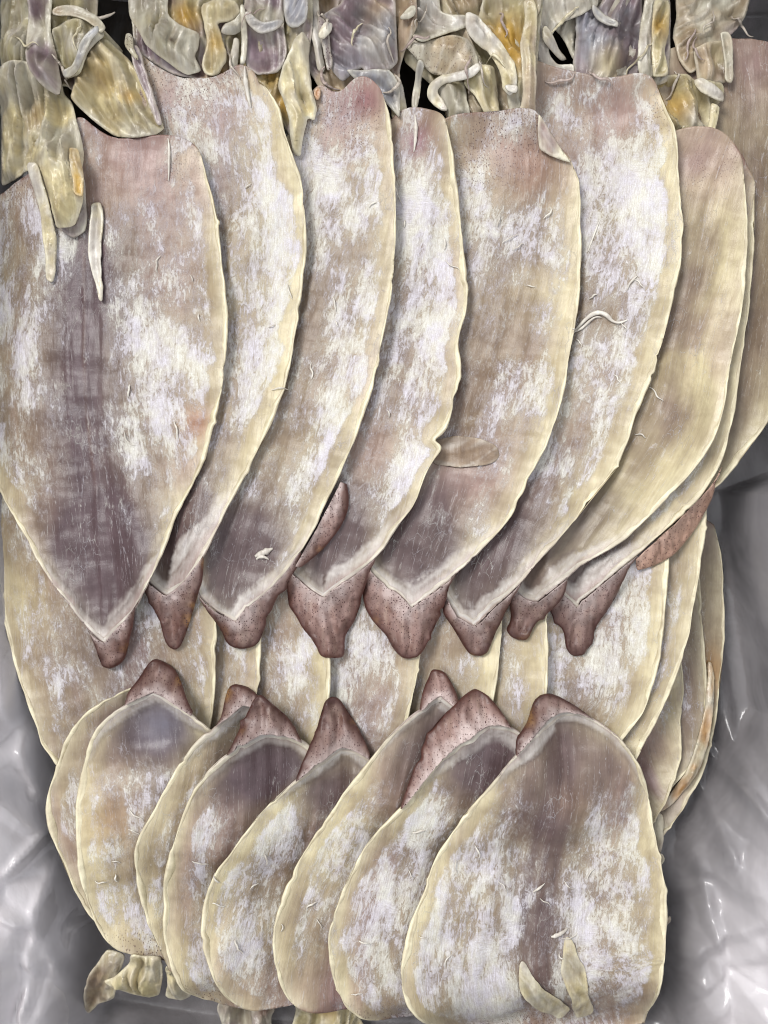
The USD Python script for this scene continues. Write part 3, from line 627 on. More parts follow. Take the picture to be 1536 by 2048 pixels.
d1, _, _ = squid('peach coloured squid half hidden at the right, with a thin frayed arm curling below it', GD, [(1050, 1000), (1250, 1000), (1345, 1200)], [(1050, 1000), (1000, 1350), (1100, 1600), (1290, 1680)],
      [(1345, 1200), (1372, 1290), (1384, 1380), (1376, 1460), (1372, 1530), (1350, 1590), (1325, 1640), (1290, 1680)], zn=-55, seed=209, purple=0.2, yellow=0.55, pink=1.0, dust=0.0, sp=6, rims='R', spots=[(1310, 1490, 40, PNK, 0.7)])
ribbon(d1, 'arm', [(1442, 1330), (1440, 1400), (1425, 1480), (1405, 1545), (1375, 1600), (1345, 1632), (1325, 1640)], [10, 16, 20, 26, 28, 18, 12], OCH * 1.3, CRE * 0.8, 211, zn=-60)
ribbon(d1, 'arm', [(1335, 1640), (1330, 1700), (1332, 1790)], [18, 26, 20], CRE * 0.8, TAN, 213, zn=-60)
lobe(d1, 'head', [(1325, 1725), (1345, 1728), (1350, 1745), (1340, 1760), (1352, 1800), (1352, 1850), (1340, 1870), (1345, 1910), (1340, 1945), (1320, 1950)], CRE * 0.9, TAN, 214, zn=-50, dome=6, folds=6)
ribbon(d1, 'arm', [(1320, 1895), (1355, 1882), (1372, 1872)], [16, 12, 14], OCH * 0.5, BRN * 0.5, 216, zn=-50)
H[:] = np.maximum(H, Hkeep)
d4 = Thing('squid_head', 'loose tan squid head lying under the clear film at the lower left', 'squid head', (170, 1960, -140))
lobe(d4, 'arm', [(75, 1920), (95, 1935), (130, 1985), (120, 2048), (110, 2100), (60, 2100)], TAN * 0.9, YEL * 0.8, 221, zn=-80, sp=5)
lobe(d4, 'arm', [(150, 2048), (170, 1980), (190, 1930), (225, 1880), (262, 1890), (240, 1960), (230, 1995), (190, 2020), (160, 2060)], TAN * 0.9, YEL * 0.8, 222, zn=-80, sp=5)

# ---------------------------------------------------------------- middle layer, tails hidden under the lower row
GM = 'squid of the middle layer seen between the two rows'
def mid(label, R, seed, w=330, **kw):
    R = list(R); e = R[-1]
    L = [(x - w * f_, y) for (x, y), f_ in zip(R, np.linspace(1.0, 0.75, len(R)))]; L[-1] = e
    return squid(label, GM, [L[0], ((L[0][0] + R[0][0]) / 2, R[0][1] - 15), R[0]], L, R, zn=-20, seed=seed, sp=6, rims='R', tilt=10, **kw)
mid('long squid at the right edge of the middle layer, outermost, with pale greenish border', [(1400, 800), (1412, 950), (1405, 1080), (1390, 1180), (1368, 1290), (1322, 1420), (1278, 1505), (1200, 1640)], 231, yellow=0.64, purple=0.45, dust=0.08, pink=0.1, w=360)
mid('broad dusty squid in the middle layer under the rightmost tail, with a yellow margin', [(1330, 800), (1345, 950), (1335, 1090), (1325, 1200), (1308, 1330), (1280, 1420), (1240, 1480), (1120, 1640)], 235, yellow=0.72, purple=0.5, dust=0.13, pink=0.2, w=330, wav=3.5)
mid('narrow yellow squid strip between the two purple tails right of centre in the middle layer', [(1095, 800), (1092, 1000), (1090, 1260), (1086, 1390), (1060, 1500), (980, 1640)], 239, yellow=0.72, purple=0.45, dust=-0.02, w=300)
mid('amber yellow squid strip in the middle layer above the widest brown tail', [(1010, 800), (1008, 1000), (1000, 1270), (985, 1390), (950, 1500), (880, 1640)], 243, yellow=0.96, purple=0.0, dust=-0.03, w=320)
mid('pale squid in the middle layer left of the amber strip, with a white frosted face', [(860, 800), (858, 1000), (843, 1280), (815, 1440), (780, 1540), (700, 1640)], 247, yellow=0.32, purple=0.45, dust=0.15, w=330)
mid('mottled yellow squid in the middle layer between the third and fourth upper tails', [(680, 800), (675, 1000), (662, 1280), (655, 1440), (620, 1540), (540, 1640)], 251, yellow=0.72, purple=0.45, dust=0.05, w=330)
mid('thin cream squid strip in the middle layer under the third tail of the upper row', [(545, 800), (540, 1000), (522, 1280), (512, 1400), (480, 1520), (420, 1640)], 255, yellow=0.64, purple=0.45, dust=0.03, w=330)
squid('wide squid at the left edge of the middle layer, narrowing down beside the plastic', GM, [(-90, 700), (150, 690), (420, 720)], [(-90, 700), (-85, 900), (-45, 1110), (0, 1290), (40, 1390), (72, 1460), (85, 1495), (108, 1522), (150, 1600), (230, 1720)],
      [(420, 720), (432, 1000), (438, 1200), (433, 1350), (425, 1440), (390, 1550), (330, 1640), (230, 1720)], zn=-20, seed=259, yellow=0.36, purple=0.6, dust=0.07, pink=0.5, tilt=4, sp=5.5, spots=[(230, 1300, 90, PUR, 0.6), (30, 1200, 70, YEL, 0.8)])

# ---------------------------------------------------------------- upper row: heads at the top, tails pointing down, each lying over its right-hand neighbour
GU = 'squid fanned out in the upper row'
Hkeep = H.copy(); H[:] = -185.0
squid('added squid coloured near black as shade deep below the heads, left of the frame top', GD, [(150, -160), (420, -180), (760, -150)], [(150, -160), (120, 100), (200, 330), (450, 480)], [(760, -150), (800, 100), (700, 330), (450, 480)],
      zn=-150, seed=291, tilt=0, purple=0.2, yellow=0.0, pink=0.2, dust=-0.9, sp=9, rims='', dark=0.12)  # added body; its near-black colour paints the shade between the heads
squid('added squid coloured near black as shade deep below the heads, right of the frame top', GD, [(740, -160), (1050, -180), (1380, -150)], [(740, -160), (720, 100), (800, 330), (1050, 480)], [(1380, -150), (1420, 100), (1300, 330), (1050, 480)],
      zn=-150, seed=293, purple=0.2, yellow=0.0, pink=0.2, dust=-0.9, sp=9, rims='', dark=0.12)  # second added body, gap shade put into its colour likewise
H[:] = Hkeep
def head_last(h, owner):
    h(owner)
PG, BG, OL, DY, BEI, GRY = (0.25, 0.19, 0.22), (0.27, 0.28, 0.32), (0.44, 0.40, 0.24), (0.52, 0.32, 0.055), (0.46, 0.37, 0.25), (0.50, 0.48, 0.39)
CR = (0.64, 0.57, 0.34)
squid('large brown squid at the right edge, lowest of the upper row, cut by frame', GU, [(1330, 110), (1460, 85), (1560, 100), (1640, 140)], [(1330, 110), (1270, 400), (1290, 700), (1370, 1000)], [(1640, 140), (1680, 380), (1600, 720), (1500, 880), (1440, 950), (1370, 1000)],
      zn=-50, seed=301, purple=0.3, yellow=0.7, pink=0.5, dust=-0.25, sp=7, rims='R', dark=0.85)
A8, _, _ = squid('upper row squid with rightmost visible tail, a pink strip of skin along its edge', GU, [(1280, 280), (1400, 255), (1460, 285), (1508, 370)], [(1280, 280), (1220, 500), (1140, 800), (1090, 1050), (1096, 1150), (1120, 1185), (1150, 1215)],
      [(1508, 370), (1502, 520), (1482, 700), (1455, 840), (1430, 925), (1385, 1000), (1325, 1060), (1270, 1110), (1200, 1165), (1150, 1215)],
      skirt=[(1098, 1160), (1094, 1190), (1108, 1235), (1130, 1272), (1142, 1304), (1162, 1310), (1184, 1292), (1192, 1255), (1215, 1222), (1245, 1160), (1268, 1112)],
      seed=305, purple=0.9, yellow=0.6, pink=0.5, dust=0.05, tilt=10, rims='LR', vband=34, sides=[(0.75, [(1268, 1118), (1320, 1068), (1385, 1004), (1428, 935)], [(1272, 1140), (1345, 1108), (1402, 1045), (1418, 965)])])
A7, build = start('smooth pale yellow squid with hardly any white dust, its dark tail curled under', GU, [(1330, 280), (1365, 268), (1405, 270), (1440, 285), (1470, 335)], [(1330, 280), (1230, 450), (1120, 800), (1050, 1000), (1020, 1120), (1030, 1180), (1070, 1200)],
      [(1470, 335), (1478, 430), (1478, 540), (1465, 650), (1442, 760), (1420, 850), (1378, 930), (1310, 1010), (1240, 1078), (1160, 1128), (1110, 1165), (1070, 1200)],
      skirt=[(1022, 1130), (1008, 1190), (1018, 1240), (1010, 1258), (1028, 1276), (1052, 1278), (1062, 1255), (1088, 1225), (1112, 1196), (1125, 1152)],
      seed=309, purple=0.8, yellow=2.2, pink=0.45, dust=-0.20, tilt=10, vband=26, wav=1.2, spots=[(1385, 320, 70, PNK, 0.8), (1180, 1000, 60, PUR, 0.7)])
lobe(A7, 'arm', [(1350, -30), (1545, -30), (1500, 22), (1470, 60), (1450, 72), (1420, 92), (1405, 130), (1385, 142), (1360, 112), (1352, 60), (1362, 25)], BEI, GRY, 311, fold_dir=125, folds=9, spots=[(1480, 60, 30, PG, 0.8)])
lobe(A7, 'funnel', [(1385, 100), (1420, 80), (1455, 75), (1462, 158), (1400, 160)], BEI, OL, 313, folds=6, spots=[(1448, 140, 18, PUR, 0.9)])
ribbon(A7, 'arm', [(1448, 60), (1458, 100), (1462, 165)], [22, 20, 14], GRY, BEI, 314)
lobe(A7, 'head', [(1300, 155), (1330, 148), (1380, 140), (1392, 156), (1450, 160), (1456, 180), (1442, 202), (1432, 215), (1420, 262), (1400, 275), (1330, 268), (1318, 205)], OL, CR, 315, folds=12, dome=16, spots=[(1355, 215, 34, DY, 0.75), (1330, 190, 22, DY, 0.5), (1395, 240, 30, WHT, 0.6)])
ribbon(A7, 'arm', [(1388, 160), (1412, 182), (1450, 196)], [18, 26, 20], WHT, CR, 317)
ribbon(A7, 'arm', [(1434, 205), (1424, 245), (1414, 278)], [20, 18, 14], CR, WHT, 318)

build()
A6, build = start('thickly white-frosted upper row squid with a torn curl of skin halfway down', GU, [(1055, 112), (1110, 128), (1160, 146), (1210, 160), (1255, 158), (1290, 166), (1310, 192)], [(1055, 112), (1010, 300), (930, 600), (885, 900), (875, 1080), (888, 1180), (912, 1225), (948, 1250)],
      [(1310, 192), (1330, 260), (1342, 370), (1348, 480), (1335, 585), (1315, 680), (1285, 770), (1252, 850), (1230, 920), (1190, 980), (1150, 1030), (1100, 1085), (1050, 1140), (1000, 1195), (948, 1250)],
      skirt=[(889, 1185), (888, 1230), (908, 1262), (925, 1292), (945, 1309), (970, 1305), (986, 1272), (1002, 1232), (1024, 1178), (1045, 1146)],
      seed=321, purple=1.0, yellow=0.7, pink=0.3, dust=0.15, tilt=10, vband=22, spots=[(1240, 220, 60, PNK, 0.7), (1120, 300, 60, PNK, 0.5), (1200, 650, 60, TAN * 0.8, 0.7)])
lobe(A6, 'head', [(1060, -30), (1345, -30), (1350, 60), (1335, 165), (1280, 175), (1180, 165), (1160, 120), (1150, 100), (1130, 60), (1110, 40), (1080, 110), (1065, 90)], GRY, PG, 322, folds=10, gap=1)
lobe(A6, 'head', [(1150, 20), (1200, 10), (1270, -30), (1292, 20), (1286, 80), (1300, 120), (1292, 165), (1210, 168), (1150, 152), (1150, 110), (1155, 60)], PG, BG, 323, folds=9, spots=[(1215, 135, 34, YEL, 0.9), (1265, 60, 24, PUR * 0.7, 0.9), (1270, 110, 30, PUR, 0.8), (1180, 60, 30, BG, 0.6)])
lobe(A6, 'arm', [(1060, -30), (1185, -30), (1195, 15), (1160, 38), (1122, 42), (1105, 65), (1100, 95), (1120, 118), (1152, 120), (1152, 145), (1105, 128), (1070, 115), (1062, 60)], GRY, WHT, 325, folds=10, fold_dir=60)
ribbon(A6, 'arm', [(1302, -20), (1296, 50), (1286, 100), (1292, 165)], [22, 30, 24, 26], GRY, WHT, 326)
lobe(A6, 'funnel', [(1305, 5), (1336, 5), (1340, 60), (1328, 105), (1332, 160), (1300, 165), (1298, 105)], OL, CR, 327, spots=[(1322, 55, 26, DY, 0.9)])

build()
A5, build = start('upper row squid with one top corner folded over and a brown speckled stain', GU, [(880, 245), (930, 231), (990, 228), (1035, 230), (1070, 240), (1078, 262), (1110, 290), (1142, 328)], [(880, 245), (840, 400), (770, 600), (735, 800), (722, 1000), (735, 1125), (772, 1168), (822, 1213)],
      [(1142, 328), (1158, 380), (1161, 480), (1155, 580), (1143, 660), (1130, 720), (1115, 800), (1085, 890), (1050, 960), (1010, 1040), (960, 1095), (905, 1148), (860, 1185), (822, 1213)],
      skirt=[(738, 1135), (727, 1190), (745, 1240), (775, 1270), (795, 1302), (815, 1315), (842, 1306), (862, 1270), (882, 1230), (892, 1185), (920, 1135)],
      seed=331, purple=1.0, yellow=0.6, pink=0.3, dust=0.09, tilt=10, vband=26, spots=[(1060, 330, 60, np.array([0.26, 0.15, 0.11]), 0.8), (1010, 285, 45, PNK, 0.6), (950, 960, 70, PNK, 0.6), (1120, 600, 60, YEL, 0.6)])
lobe(A5, 'head', [(800, -30), (1090, -30), (1080, 60), (1065, 240), (960, 240), (900, 235), (880, 170), (810, 110)], BEI, OL, 336, folds=12, gap=1, spots=[(880, 200, 40, DY, 0.4), (980, 200, 40, GRY, 0.6)])
lobe(A5, 'head', [(955, 35), (1005, -30), (1085, -30), (1078, 30), (1062, 60), (1062, 140), (1052, 235), (1020, 235), (1010, 160), (985, 100), (962, 62)], OL, GRY, 337, spots=[(1015, 80, 50, DY, 1.0), (1030, 120, 40, DY, 0.8)], folds=7)
ribbon(A5, 'arm', [(1052, 10), (1058, 60), (1052, 110), (1055, 180), (1050, 245)], [24, 30, 30, 26, 34], CR, (0.46, 0.36, 0.26), 339)
lobe(A5, 'arm', [(862, 165), (880, 150), (930, 158), (935, 200), (945, 240), (906, 245)], GRY, OL, 341, folds=5)
lobe(A5, 'arm', [(925, 165), (945, 130), (990, 130), (1003, 225), (972, 232), (950, 192)], CR, OL, 343, folds=6)
lobe(A5, 'head', [(798, 50), (820, 75), (840, 92), (870, 78), (905, 68), (940, 85), (952, 110), (956, 140), (930, 162), (900, 152), (860, 140), (835, 120), (818, 105), (802, 80)], BEI, GRY, 345, dome=26, folds=5, speck=0.5)
ribbon(A5, 'arm', [(958, 140), (925, 162), (890, 163), (862, 178), (878, 205), (892, 225)], [16, 20, 16, 18, 18, 12], CR, WHT, 347)
lobe(A5, 'arm', [(775, 0), (870, -30), (880, 20), (900, 32), (950, 30), (942, 50), (925, 60), (900, 66), (872, 78), (850, 92), (835, 92), (818, 70), (798, 50)], WHT, GRY, 349, folds=11, dome=14, edge=0.9, fold_dir=40)
ribbon(A5, 'arm', [(945, 30), (955, 70), (985, 98), (1005, 135), (1016, 170), (1008, 195)], [28, 34, 32, 28, 26, 24], WHT, CR, 351)
lobe(A5, 'arm', [(1002, 186), (1032, 186), (1031, 203), (1012, 201)], WHT, WHT, 353, folds=3, dome=5)

build()
lobe(A5, 'folded_corner', [(1070, 242), (1082, 255), (1108, 288), (1142, 330), (1105, 318), (1074, 305)], CRE, PNK, 333, folds=3, dome=7, fold_dir=50)
lobe(A5, 'pen_flake', [(866, 882), (910, 872), (960, 880), (990, 895), (995, 915), (980, 930), (920, 936), (864, 928)], (0.20, 0.14, 0.09), (0.26, 0.19, 0.13), 335, folds=0.3, dome=0, fold_dir=5, edge=0.12, thick=1.2, gap=0.5, mat=M_RIM, label='thin brown translucent flake stuck on the mantle')
A4, build = start('fourth upper row squid from the left, with a violet stain at its rounded top', GU, [(775, 240), (795, 222), (822, 212), (850, 216), (875, 230), (890, 252)], [(775, 240), (720, 330), (640, 550), (590, 750), (565, 950), (568, 1080), (590, 1145), (650, 1193)],
      [(890, 252), (905, 330), (920, 440), (930, 540), (930, 620), (915, 690), (918, 740), (905, 810), (884, 866), (868, 884), (879, 896), (858, 934), (830, 1000), (790, 1060), (755, 1110), (700, 1155), (650, 1193)],
      skirt=[(582, 1135), (577, 1185), (590, 1230), (610, 1262), (635, 1296), (642, 1312), (665, 1317), (688, 1312), (692, 1278), (712, 1238), (727, 1192), (740, 1150), (752, 1116)],
      seed=361, purple=1.0, yellow=0.45, pink=0.35, dust=0.17, tilt=10, vband=22, wav=3, spots=[(832, 275, 34, np.array([0.22, 0.10, 0.15]), 0.8), (740, 900, 60, PNK, 0.5)])
lobe(A4, 'arm', [(785, 152), (805, 150), (813, 200), (818, 225), (785, 232), (780, 190)], CR, WHT, 363, folds=4)
ribbon(A4, 'arm', [(842, 120), (836, 160), (828, 212)], [16, 14, 12], BG, GRY, 365)

build()
A3, build = start('third upper row squid from the left, orange crumb and purple blotch on its top', GU, [(608, 195), (625, 175), (642, 165), (665, 178), (690, 176), (715, 162), (745, 170), (765, 196)], [(608, 195), (545, 330), (470, 520), (420, 720), (395, 920), (385, 1080), (398, 1175), (430, 1212), (475, 1242)],
      [(765, 196), (782, 260), (788, 340), (792, 440), (785, 560), (770, 660), (750, 760), (715, 870), (680, 950), (640, 1040), (600, 1110), (560, 1160), (515, 1200), (475, 1242)],
      skirt=[(405, 1180), (420, 1215), (445, 1255), (455, 1287), (480, 1300), (512, 1291), (527, 1262), (547, 1218), (586, 1155), (606, 1102)],
      seed=371, purple=1.0, yellow=0.5, pink=0.5, dust=0.12, tilt=10, vband=20, spots=[(735, 205, 34, np.array([0.26, 0.10, 0.13]), 0.8), (700, 300, 40, PNK, 0.5), (470, 1080, 60, PUR, 0.6)],
      sides=[(0.0, [(682, 965), (650, 1030), (612, 1100), (596, 1130)], [(694, 968), (698, 1005), (688, 1042), (652, 1092), (606, 1132)])])
lobe(A3, 'head', [(600, -30), (830, -30), (835, 60), (800, 120), (800, 190), (700, 185), (640, 170), (610, 120)], BEI, PG, 374, folds=10, gap=1, spots=[(820, 40, 30, BRN, 0.6)])
lobe(A3, 'head', [(635, 20), (680, 5), (740, -30), (785, -30), (792, 60), (796, 120), (776, 140), (766, 146), (730, 150), (725, 130), (700, 150), (685, 162), (665, 140), (652, 90)], PG, BG, 373, folds=8, dome=15, fold_dir=70, spots=[(745, 90, 24, WHT, 1.0), (765, 120, 18, WHT, 0.9), (755, 20, 30, BEI, 0.8), (690, 130, 30, BG, 0.9)])
lobe(A3, 'arm', [(690, 142), (780, 140), (800, 170), (800, 235), (765, 195), (720, 168)], BG, GRY, 375, folds=6)
ribbon(A3, 'arm', [(622, -20), (630, 50), (636, 95), (642, 142)], [26, 20, 18, 16], GRY, WHT, 377)
ribbon(A3, 'arm', [(640, 30), (652, 90), (660, 142)], [14, 20, 12], PG, PUR, 378, speck=0.9)

build()
lobe(A3, 'crumb', [(628, 172), (640, 168), (642, 190), (634, 200), (627, 192)], (0.42, 0.15, 0.03), (0.5, 0.25, 0.05), 379, folds=3, dome=5, sp=3, label='small orange crumb on the top edge')
A2, build = start('second upper row squid from the left, scalloped top edge below yellow head tissue', GU, [(268, 92), (300, 116), (345, 140), (400, 149), (440, 145), (480, 130), (506, 142), (517, 166)], [(268, 92), (255, 300), (230, 600), (240, 850), (268, 1040), (292, 1140), (342, 1188)],
      [(517, 166), (550, 200), (575, 280), (600, 360), (612, 460), (607, 570), (590, 680), (570, 780), (540, 860), (490, 960), (455, 1030), (420, 1105), (385, 1155), (342, 1188)],
      skirt=[(296, 1148), (300, 1192), (325, 1250), (335, 1286), (350, 1297), (366, 1282), (386, 1232), (407, 1178), (418, 1108)],
      seed=381, purple=0.9, yellow=0.8, pink=0.5, dust=0.13, tilt=10, vband=34, spots=[(330, 190, 60, PNK * 0.8, 0.9), (430, 220, 50, PNK, 0.6)])
lobe(A2, 'head', [(245, -30), (630, -30), (625, 60), (600, 180), (590, 290), (560, 230), (525, 165), (490, 128), (440, 142), (400, 148), (340, 136), (300, 112), (260, 85)], OL, PG, 383, folds=8, dome=4, spots=[(545, 130, 40, DY, 0.8), (570, 200, 30, DY, 0.9), (370, 30, 30, DY, 0.9), (430, 130, 26, DY, 0.7)], gap=2)
lobe(A2, 'arm', [(250, -30), (332, -30), (336, 30), (350, 46), (396, 60), (396, 82), (385, 102), (400, 132), (370, 142), (320, 112), (292, 90), (270, 50), (252, 20)], GRY, OL, 385, folds=9, dome=14, fold_dir=60, spots=[(345, 85, 6, (0.05, 0.02, 0.01), 1.0)])
lobe(A2, 'arm', [(400, 5), (430, -5), (470, -5), (482, 18), (460, 38), (432, 40), (440, 62), (452, 100), (450, 122), (430, 146), (405, 142), (400, 120), (412, 80), (405, 40)], CR, YEL, 387, folds=8, dome=16, spots=[(432, 80, 22, DY, 0.8)])
ribbon(A2, 'arm', [(440, 52), (468, 48), (490, 18)], [20, 22, 16], BG, GRY, 388)
ribbon(A2, 'arm', [(470, 60), (468, 95), (462, 142)], [12, 16, 16], GRY, WHT, 389)
lobe(A2, 'funnel', [(488, -30), (560, -30), (568, 60), (575, 100), (562, 135), (540, 140), (512, 142), (490, 130), (485, 60)], PG, GRY, 391, folds=6, dome=8)
ribbon(A2, 'arm', [(486, 10), (488, 70), (484, 130)], [10, 13, 11], GRY, WHT, 392)
ribbon(A2, 'arm', [(495, 28), (518, 58), (545, 58), (568, 40)], [12, 20, 20, 12], WHT, BG, 393)
lobe(A2, 'arm', [(565, -30), (618, -30), (616, 45), (600, 58), (576, 55), (568, 30)], BG, PG, 394, folds=5)
lobe(A2, 'arm', [(590, 76), (605, 62), (620, 84), (617, 120), (622, 170), (634, 215), (628, 240), (615, 230), (606, 270), (600, 312), (582, 302), (579, 240), (560, 180), (553, 165), (561, 140), (576, 110)], CR, CRE, 395, folds=13, dome=18, fold_dir=80, edge=0.9)

build()
A1, _, _ = squid('leftmost squid, topmost of the upper row, with a dark pen line down its middle', GU, [(-70, 365), (0, 345), (60, 325), (110, 290), (150, 225), (172, 236), (200, 256), (230, 270), (280, 272), (330, 268), (372, 277), (399, 302)],
      [(-70, 365), (-110, 500), (-128, 680), (-110, 820), (-60, 930), (0, 1012), (42, 1072), (82, 1140), (130, 1198), (170, 1248), (213, 1284)],
      [(399, 302), (425, 400), (447, 520), (456, 640), (451, 760), (433, 850), (405, 940), (370, 1010), (340, 1090), (312, 1160), (268, 1225), (213, 1284)],
      skirt=[(158, 1232), (185, 1272), (195, 1312), (207, 1336), (240, 1326), (253, 1300), (276, 1240), (306, 1170)],
      seed=391, purple=1.1, yellow=0.45, pink=0.35, dust=0.10, tilt=6, vband=22, pen=0.8, strip=40, spots=[(400, 850, 40, np.array([0.33, 0.16, 0.10]), 0.8), (260, 310, 70, PNK, 0.8), (150, 600, 70, PUR, 0.7), (160, 780, 70, PUR, 0.7), (380, 940, 40, PNK, 0.6)])
lobe(A1, 'head', [(-40, -30), (190, -30), (185, 30), (240, 90), (200, 130), (150, 200), (130, 160), (-40, 150)], OL, PG, 400, folds=10, gap=1)
lobe(A1, 'head', [(135, 190), (150, 150), (165, 110), (195, 80), (215, 78), (250, 105), (290, 160), (311, 210), (325, 252), (312, 268), (270, 274), (225, 265), (190, 240), (158, 212)], CR, GRY, 401, folds=13, dome=24, fold_dir=60, spots=[(190, 150, 40, DY, 0.5), (260, 190, 16, DY, 0.8), (170, 190, 26, YEL, 0.7)])
lobe(A1, 'head', [(100, 55), (150, 40), (192, 45), (216, 80), (182, 112), (162, 150), (130, 152), (105, 112)], GRY, OL, 403, folds=10, dome=12)
ribbon(A1, 'arm', [(100, 20), (150, 25), (190, 46), (216, 78)], [18, 22, 22, 16], GRY, BEI, 404)
ribbon(A1, 'arm', [(212, 74), (178, 110), (160, 142), (126, 152)], [14, 18, 16, 18], BG, GRY, 405)
lobe(A1, 'arm', [(258, 86), (274, 84), (300, 170), (325, 250), (314, 252), (290, 190), (262, 120)], PG, PG, 406, folds=4, dome=5)
lobe(A1, 'arm', [(-30, -30), (48, -30), (52, 60), (60, 142), (20, 152), (-30, 142)], OL, GRY, 407, folds=10, spots=[(18, 50, 22, WHT, 1.0)])
lobe(A1, 'funnel', [(88, 345), (110, 330), (160, 340), (168, 420), (166, 455), (140, 470), (108, 450), (96, 420)], PG, GRY, 408, folds=4, dome=7, edge=0.3, spots=[(140, 560, 70, PUR, 0.9), (125, 370, 40, GRY, 0.9)], gap=1)
lobe(A1, 'head', [(-40, 105), (60, 118), (110, 140), (121, 180), (135, 195), (150, 240), (161, 290), (160, 340), (166, 400), (150, 450), (112, 455), (95, 395), (60, 338), (30, 322), (-40, 335)], CR, GRY, 409, folds=14, dome=22, fold_dir=70, spots=[(60, 210, 22, DY, 0.6), (100, 170, 40, OL, 0.6), (150, 310, 24, YEL, 0.7)])
lobe(A1, 'arm', [(44, -30), (106, -30), (100, 60), (112, 110), (122, 165), (118, 190), (90, 180), (62, 142), (46, 100), (50, 50)], PG, GRY, 411, folds=7, dome=14, spots=[(85, 120, 22, PUR, 0.8)])
ribbon(A1, 'arm', [(66, 325), (82, 400), (92, 480), (88, 560)], [24, 28, 24, 14], CR, WHT, 412)
ribbon(A1, 'arm', [(148, 295), (158, 345), (162, 400)], [22, 22, 18], YEL, DY, 413)
ribbon(A1, 'arm', [(183, 396), (188, 430), (184, 500), (194, 560), (198, 605)], [20, 30, 28, 18, 6], WHT, CR, 414)

# small crumpled arms between the heads along the top
rq = random.Random(77); OWN = ((230, A1), (560, A2), (800, A3), (850, A4), (1075, A5), (1340, A6), (1500, A7))
for k in range(5):
    x, y = rq.uniform(0, 1480), rq.uniform(-10, 70)
    if 190 < x < 250 or 1385 < x < 1400: continue
    o = next(t for lim, t in OWN if x < lim); a = rq.uniform(0.6, 2.6); L = rq.uniform(40, 80)
    q = [(x, y)]
    for _ in range(3): q.append((q[-1][0] + L / 3 * math.cos(a), q[-1][1] + L / 3 * math.sin(a))); a += rq.uniform(-0.7, 0.7)
    ribbon(o, 'arm', q, [rq.uniform(8, 16), rq.uniform(14, 24), rq.uniform(10, 20), rq.uniform(6, 16)], rq.choice([GRY, CR, BG, PG, OL, WHT]), rq.choice([GRY, OL, BEI, WHT]), 700 + k, speck=rq.choice([0, 0, 0.7]))

for k in range(26):                                              # stringy shreds
    x, y = rq.uniform(0, 1480), rq.uniform(0, 150)
    o = next(t for lim, t in OWN if x < lim); a = rq.uniform(0.4, 2.8); q = [(x, y)]
    for _ in range(4): q.append((q[-1][0] + 16 * math.cos(a), q[-1][1] + 16 * math.sin(a))); a += rq.uniform(-0.9, 0.9)
    fibre(o, q, rq.uniform(1.4, 3.2), 800 + k, 8, rq.choice([(0.62, 0.58, 0.42), (0.5, 0.46, 0.4), (0.4, 0.33, 0.3)]))

# ---------------------------------------------------------------- lower row: tails pointing up, each lying over its left-hand neighbour
GL = 'squid fanned out in the lower row'
B1, _, _ = squid('outermost left squid of the lower row, greyish and mostly covered by its yellow neighbour', GL, [(265, 1915), (330, 1935), (420, 1930)], [(265, 1915), (210, 1872), (160, 1810), (120, 1725), (93, 1655), (90, 1610), (110, 1540), (150, 1452), (225, 1392), (290, 1368)],
      [(420, 1930), (480, 1800), (490, 1650), (450, 1520), (380, 1420), (290, 1368)], seed=501, purple=0.7, yellow=0.3, pink=0.5, dust=0.08, tilt=-10, rimw=7.5)
B2, _, _ = squid('yellowish lower row squid with a blue grey patch below its tail, second from left', GL, [(262, 1906), (330, 1925), (430, 1920)], [(262, 1906), (215, 1880), (185, 1820), (166, 1725), (164, 1620), (177, 1525), (205, 1452), (262, 1402), (318, 1376)],
      [(430, 1920), (500, 1780), (510, 1640), (480, 1520), (425, 1446), (385, 1412), (318, 1376)],
      skirt=[(262, 1398), (270, 1375), (282, 1358), (296, 1330), (310, 1318), (330, 1322), (352, 1340), (372, 1372), (398, 1412)],
      seed=505, purple=1.0, yellow=1.0, pink=0.3, dust=0.06, tilt=-10, vband=18, rimw=7.5, spots=[(330, 1440, 60, np.array([0.13, 0.125, 0.16]), 0.9), (230, 1640, 50, np.array([0.45, 0.30, 0.15]), 0.5)])
lobe(B2, 'head', [(266, 1898), (256, 1930), (230, 1955), (206, 1962), (222, 1978), (250, 2002), (290, 2017), (312, 2006), (322, 1960), (326, 1908)], CR, GRY, 507, folds=12, dome=12, zn=-20, spots=[(285, 1985, 20, OL, 0.8)])
B3, _, _ = squid('narrow greenish grey squid strip in the lower row behind the purple faced one', GL, [(342, 1935), (420, 1960), (500, 1960)], [(342, 1935), (330, 1910), (300, 1842), (284, 1762), (290, 1662), (330, 1590), (380, 1502), (430, 1450), (490, 1405)],
      [(500, 1960), (580, 1800), (600, 1650), (580, 1520), (545, 1440), (490, 1405)],
      skirt=[(440, 1440), (452, 1400), (460, 1374), (482, 1370), (512, 1382), (540, 1410), (552, 1450)],
      seed=511, purple=0.6, yellow=0.6, pink=0.2, dust=0.08, tilt=-10, vband=24, rimw=7.5)
lobe(B3, 'head', [(338, 1915), (350, 1940), (362, 1980), (378, 2010), (352, 2027), (320, 2016), (330, 1980), (330, 1945)], CR, GRY, 513, folds=10, zn=-20)
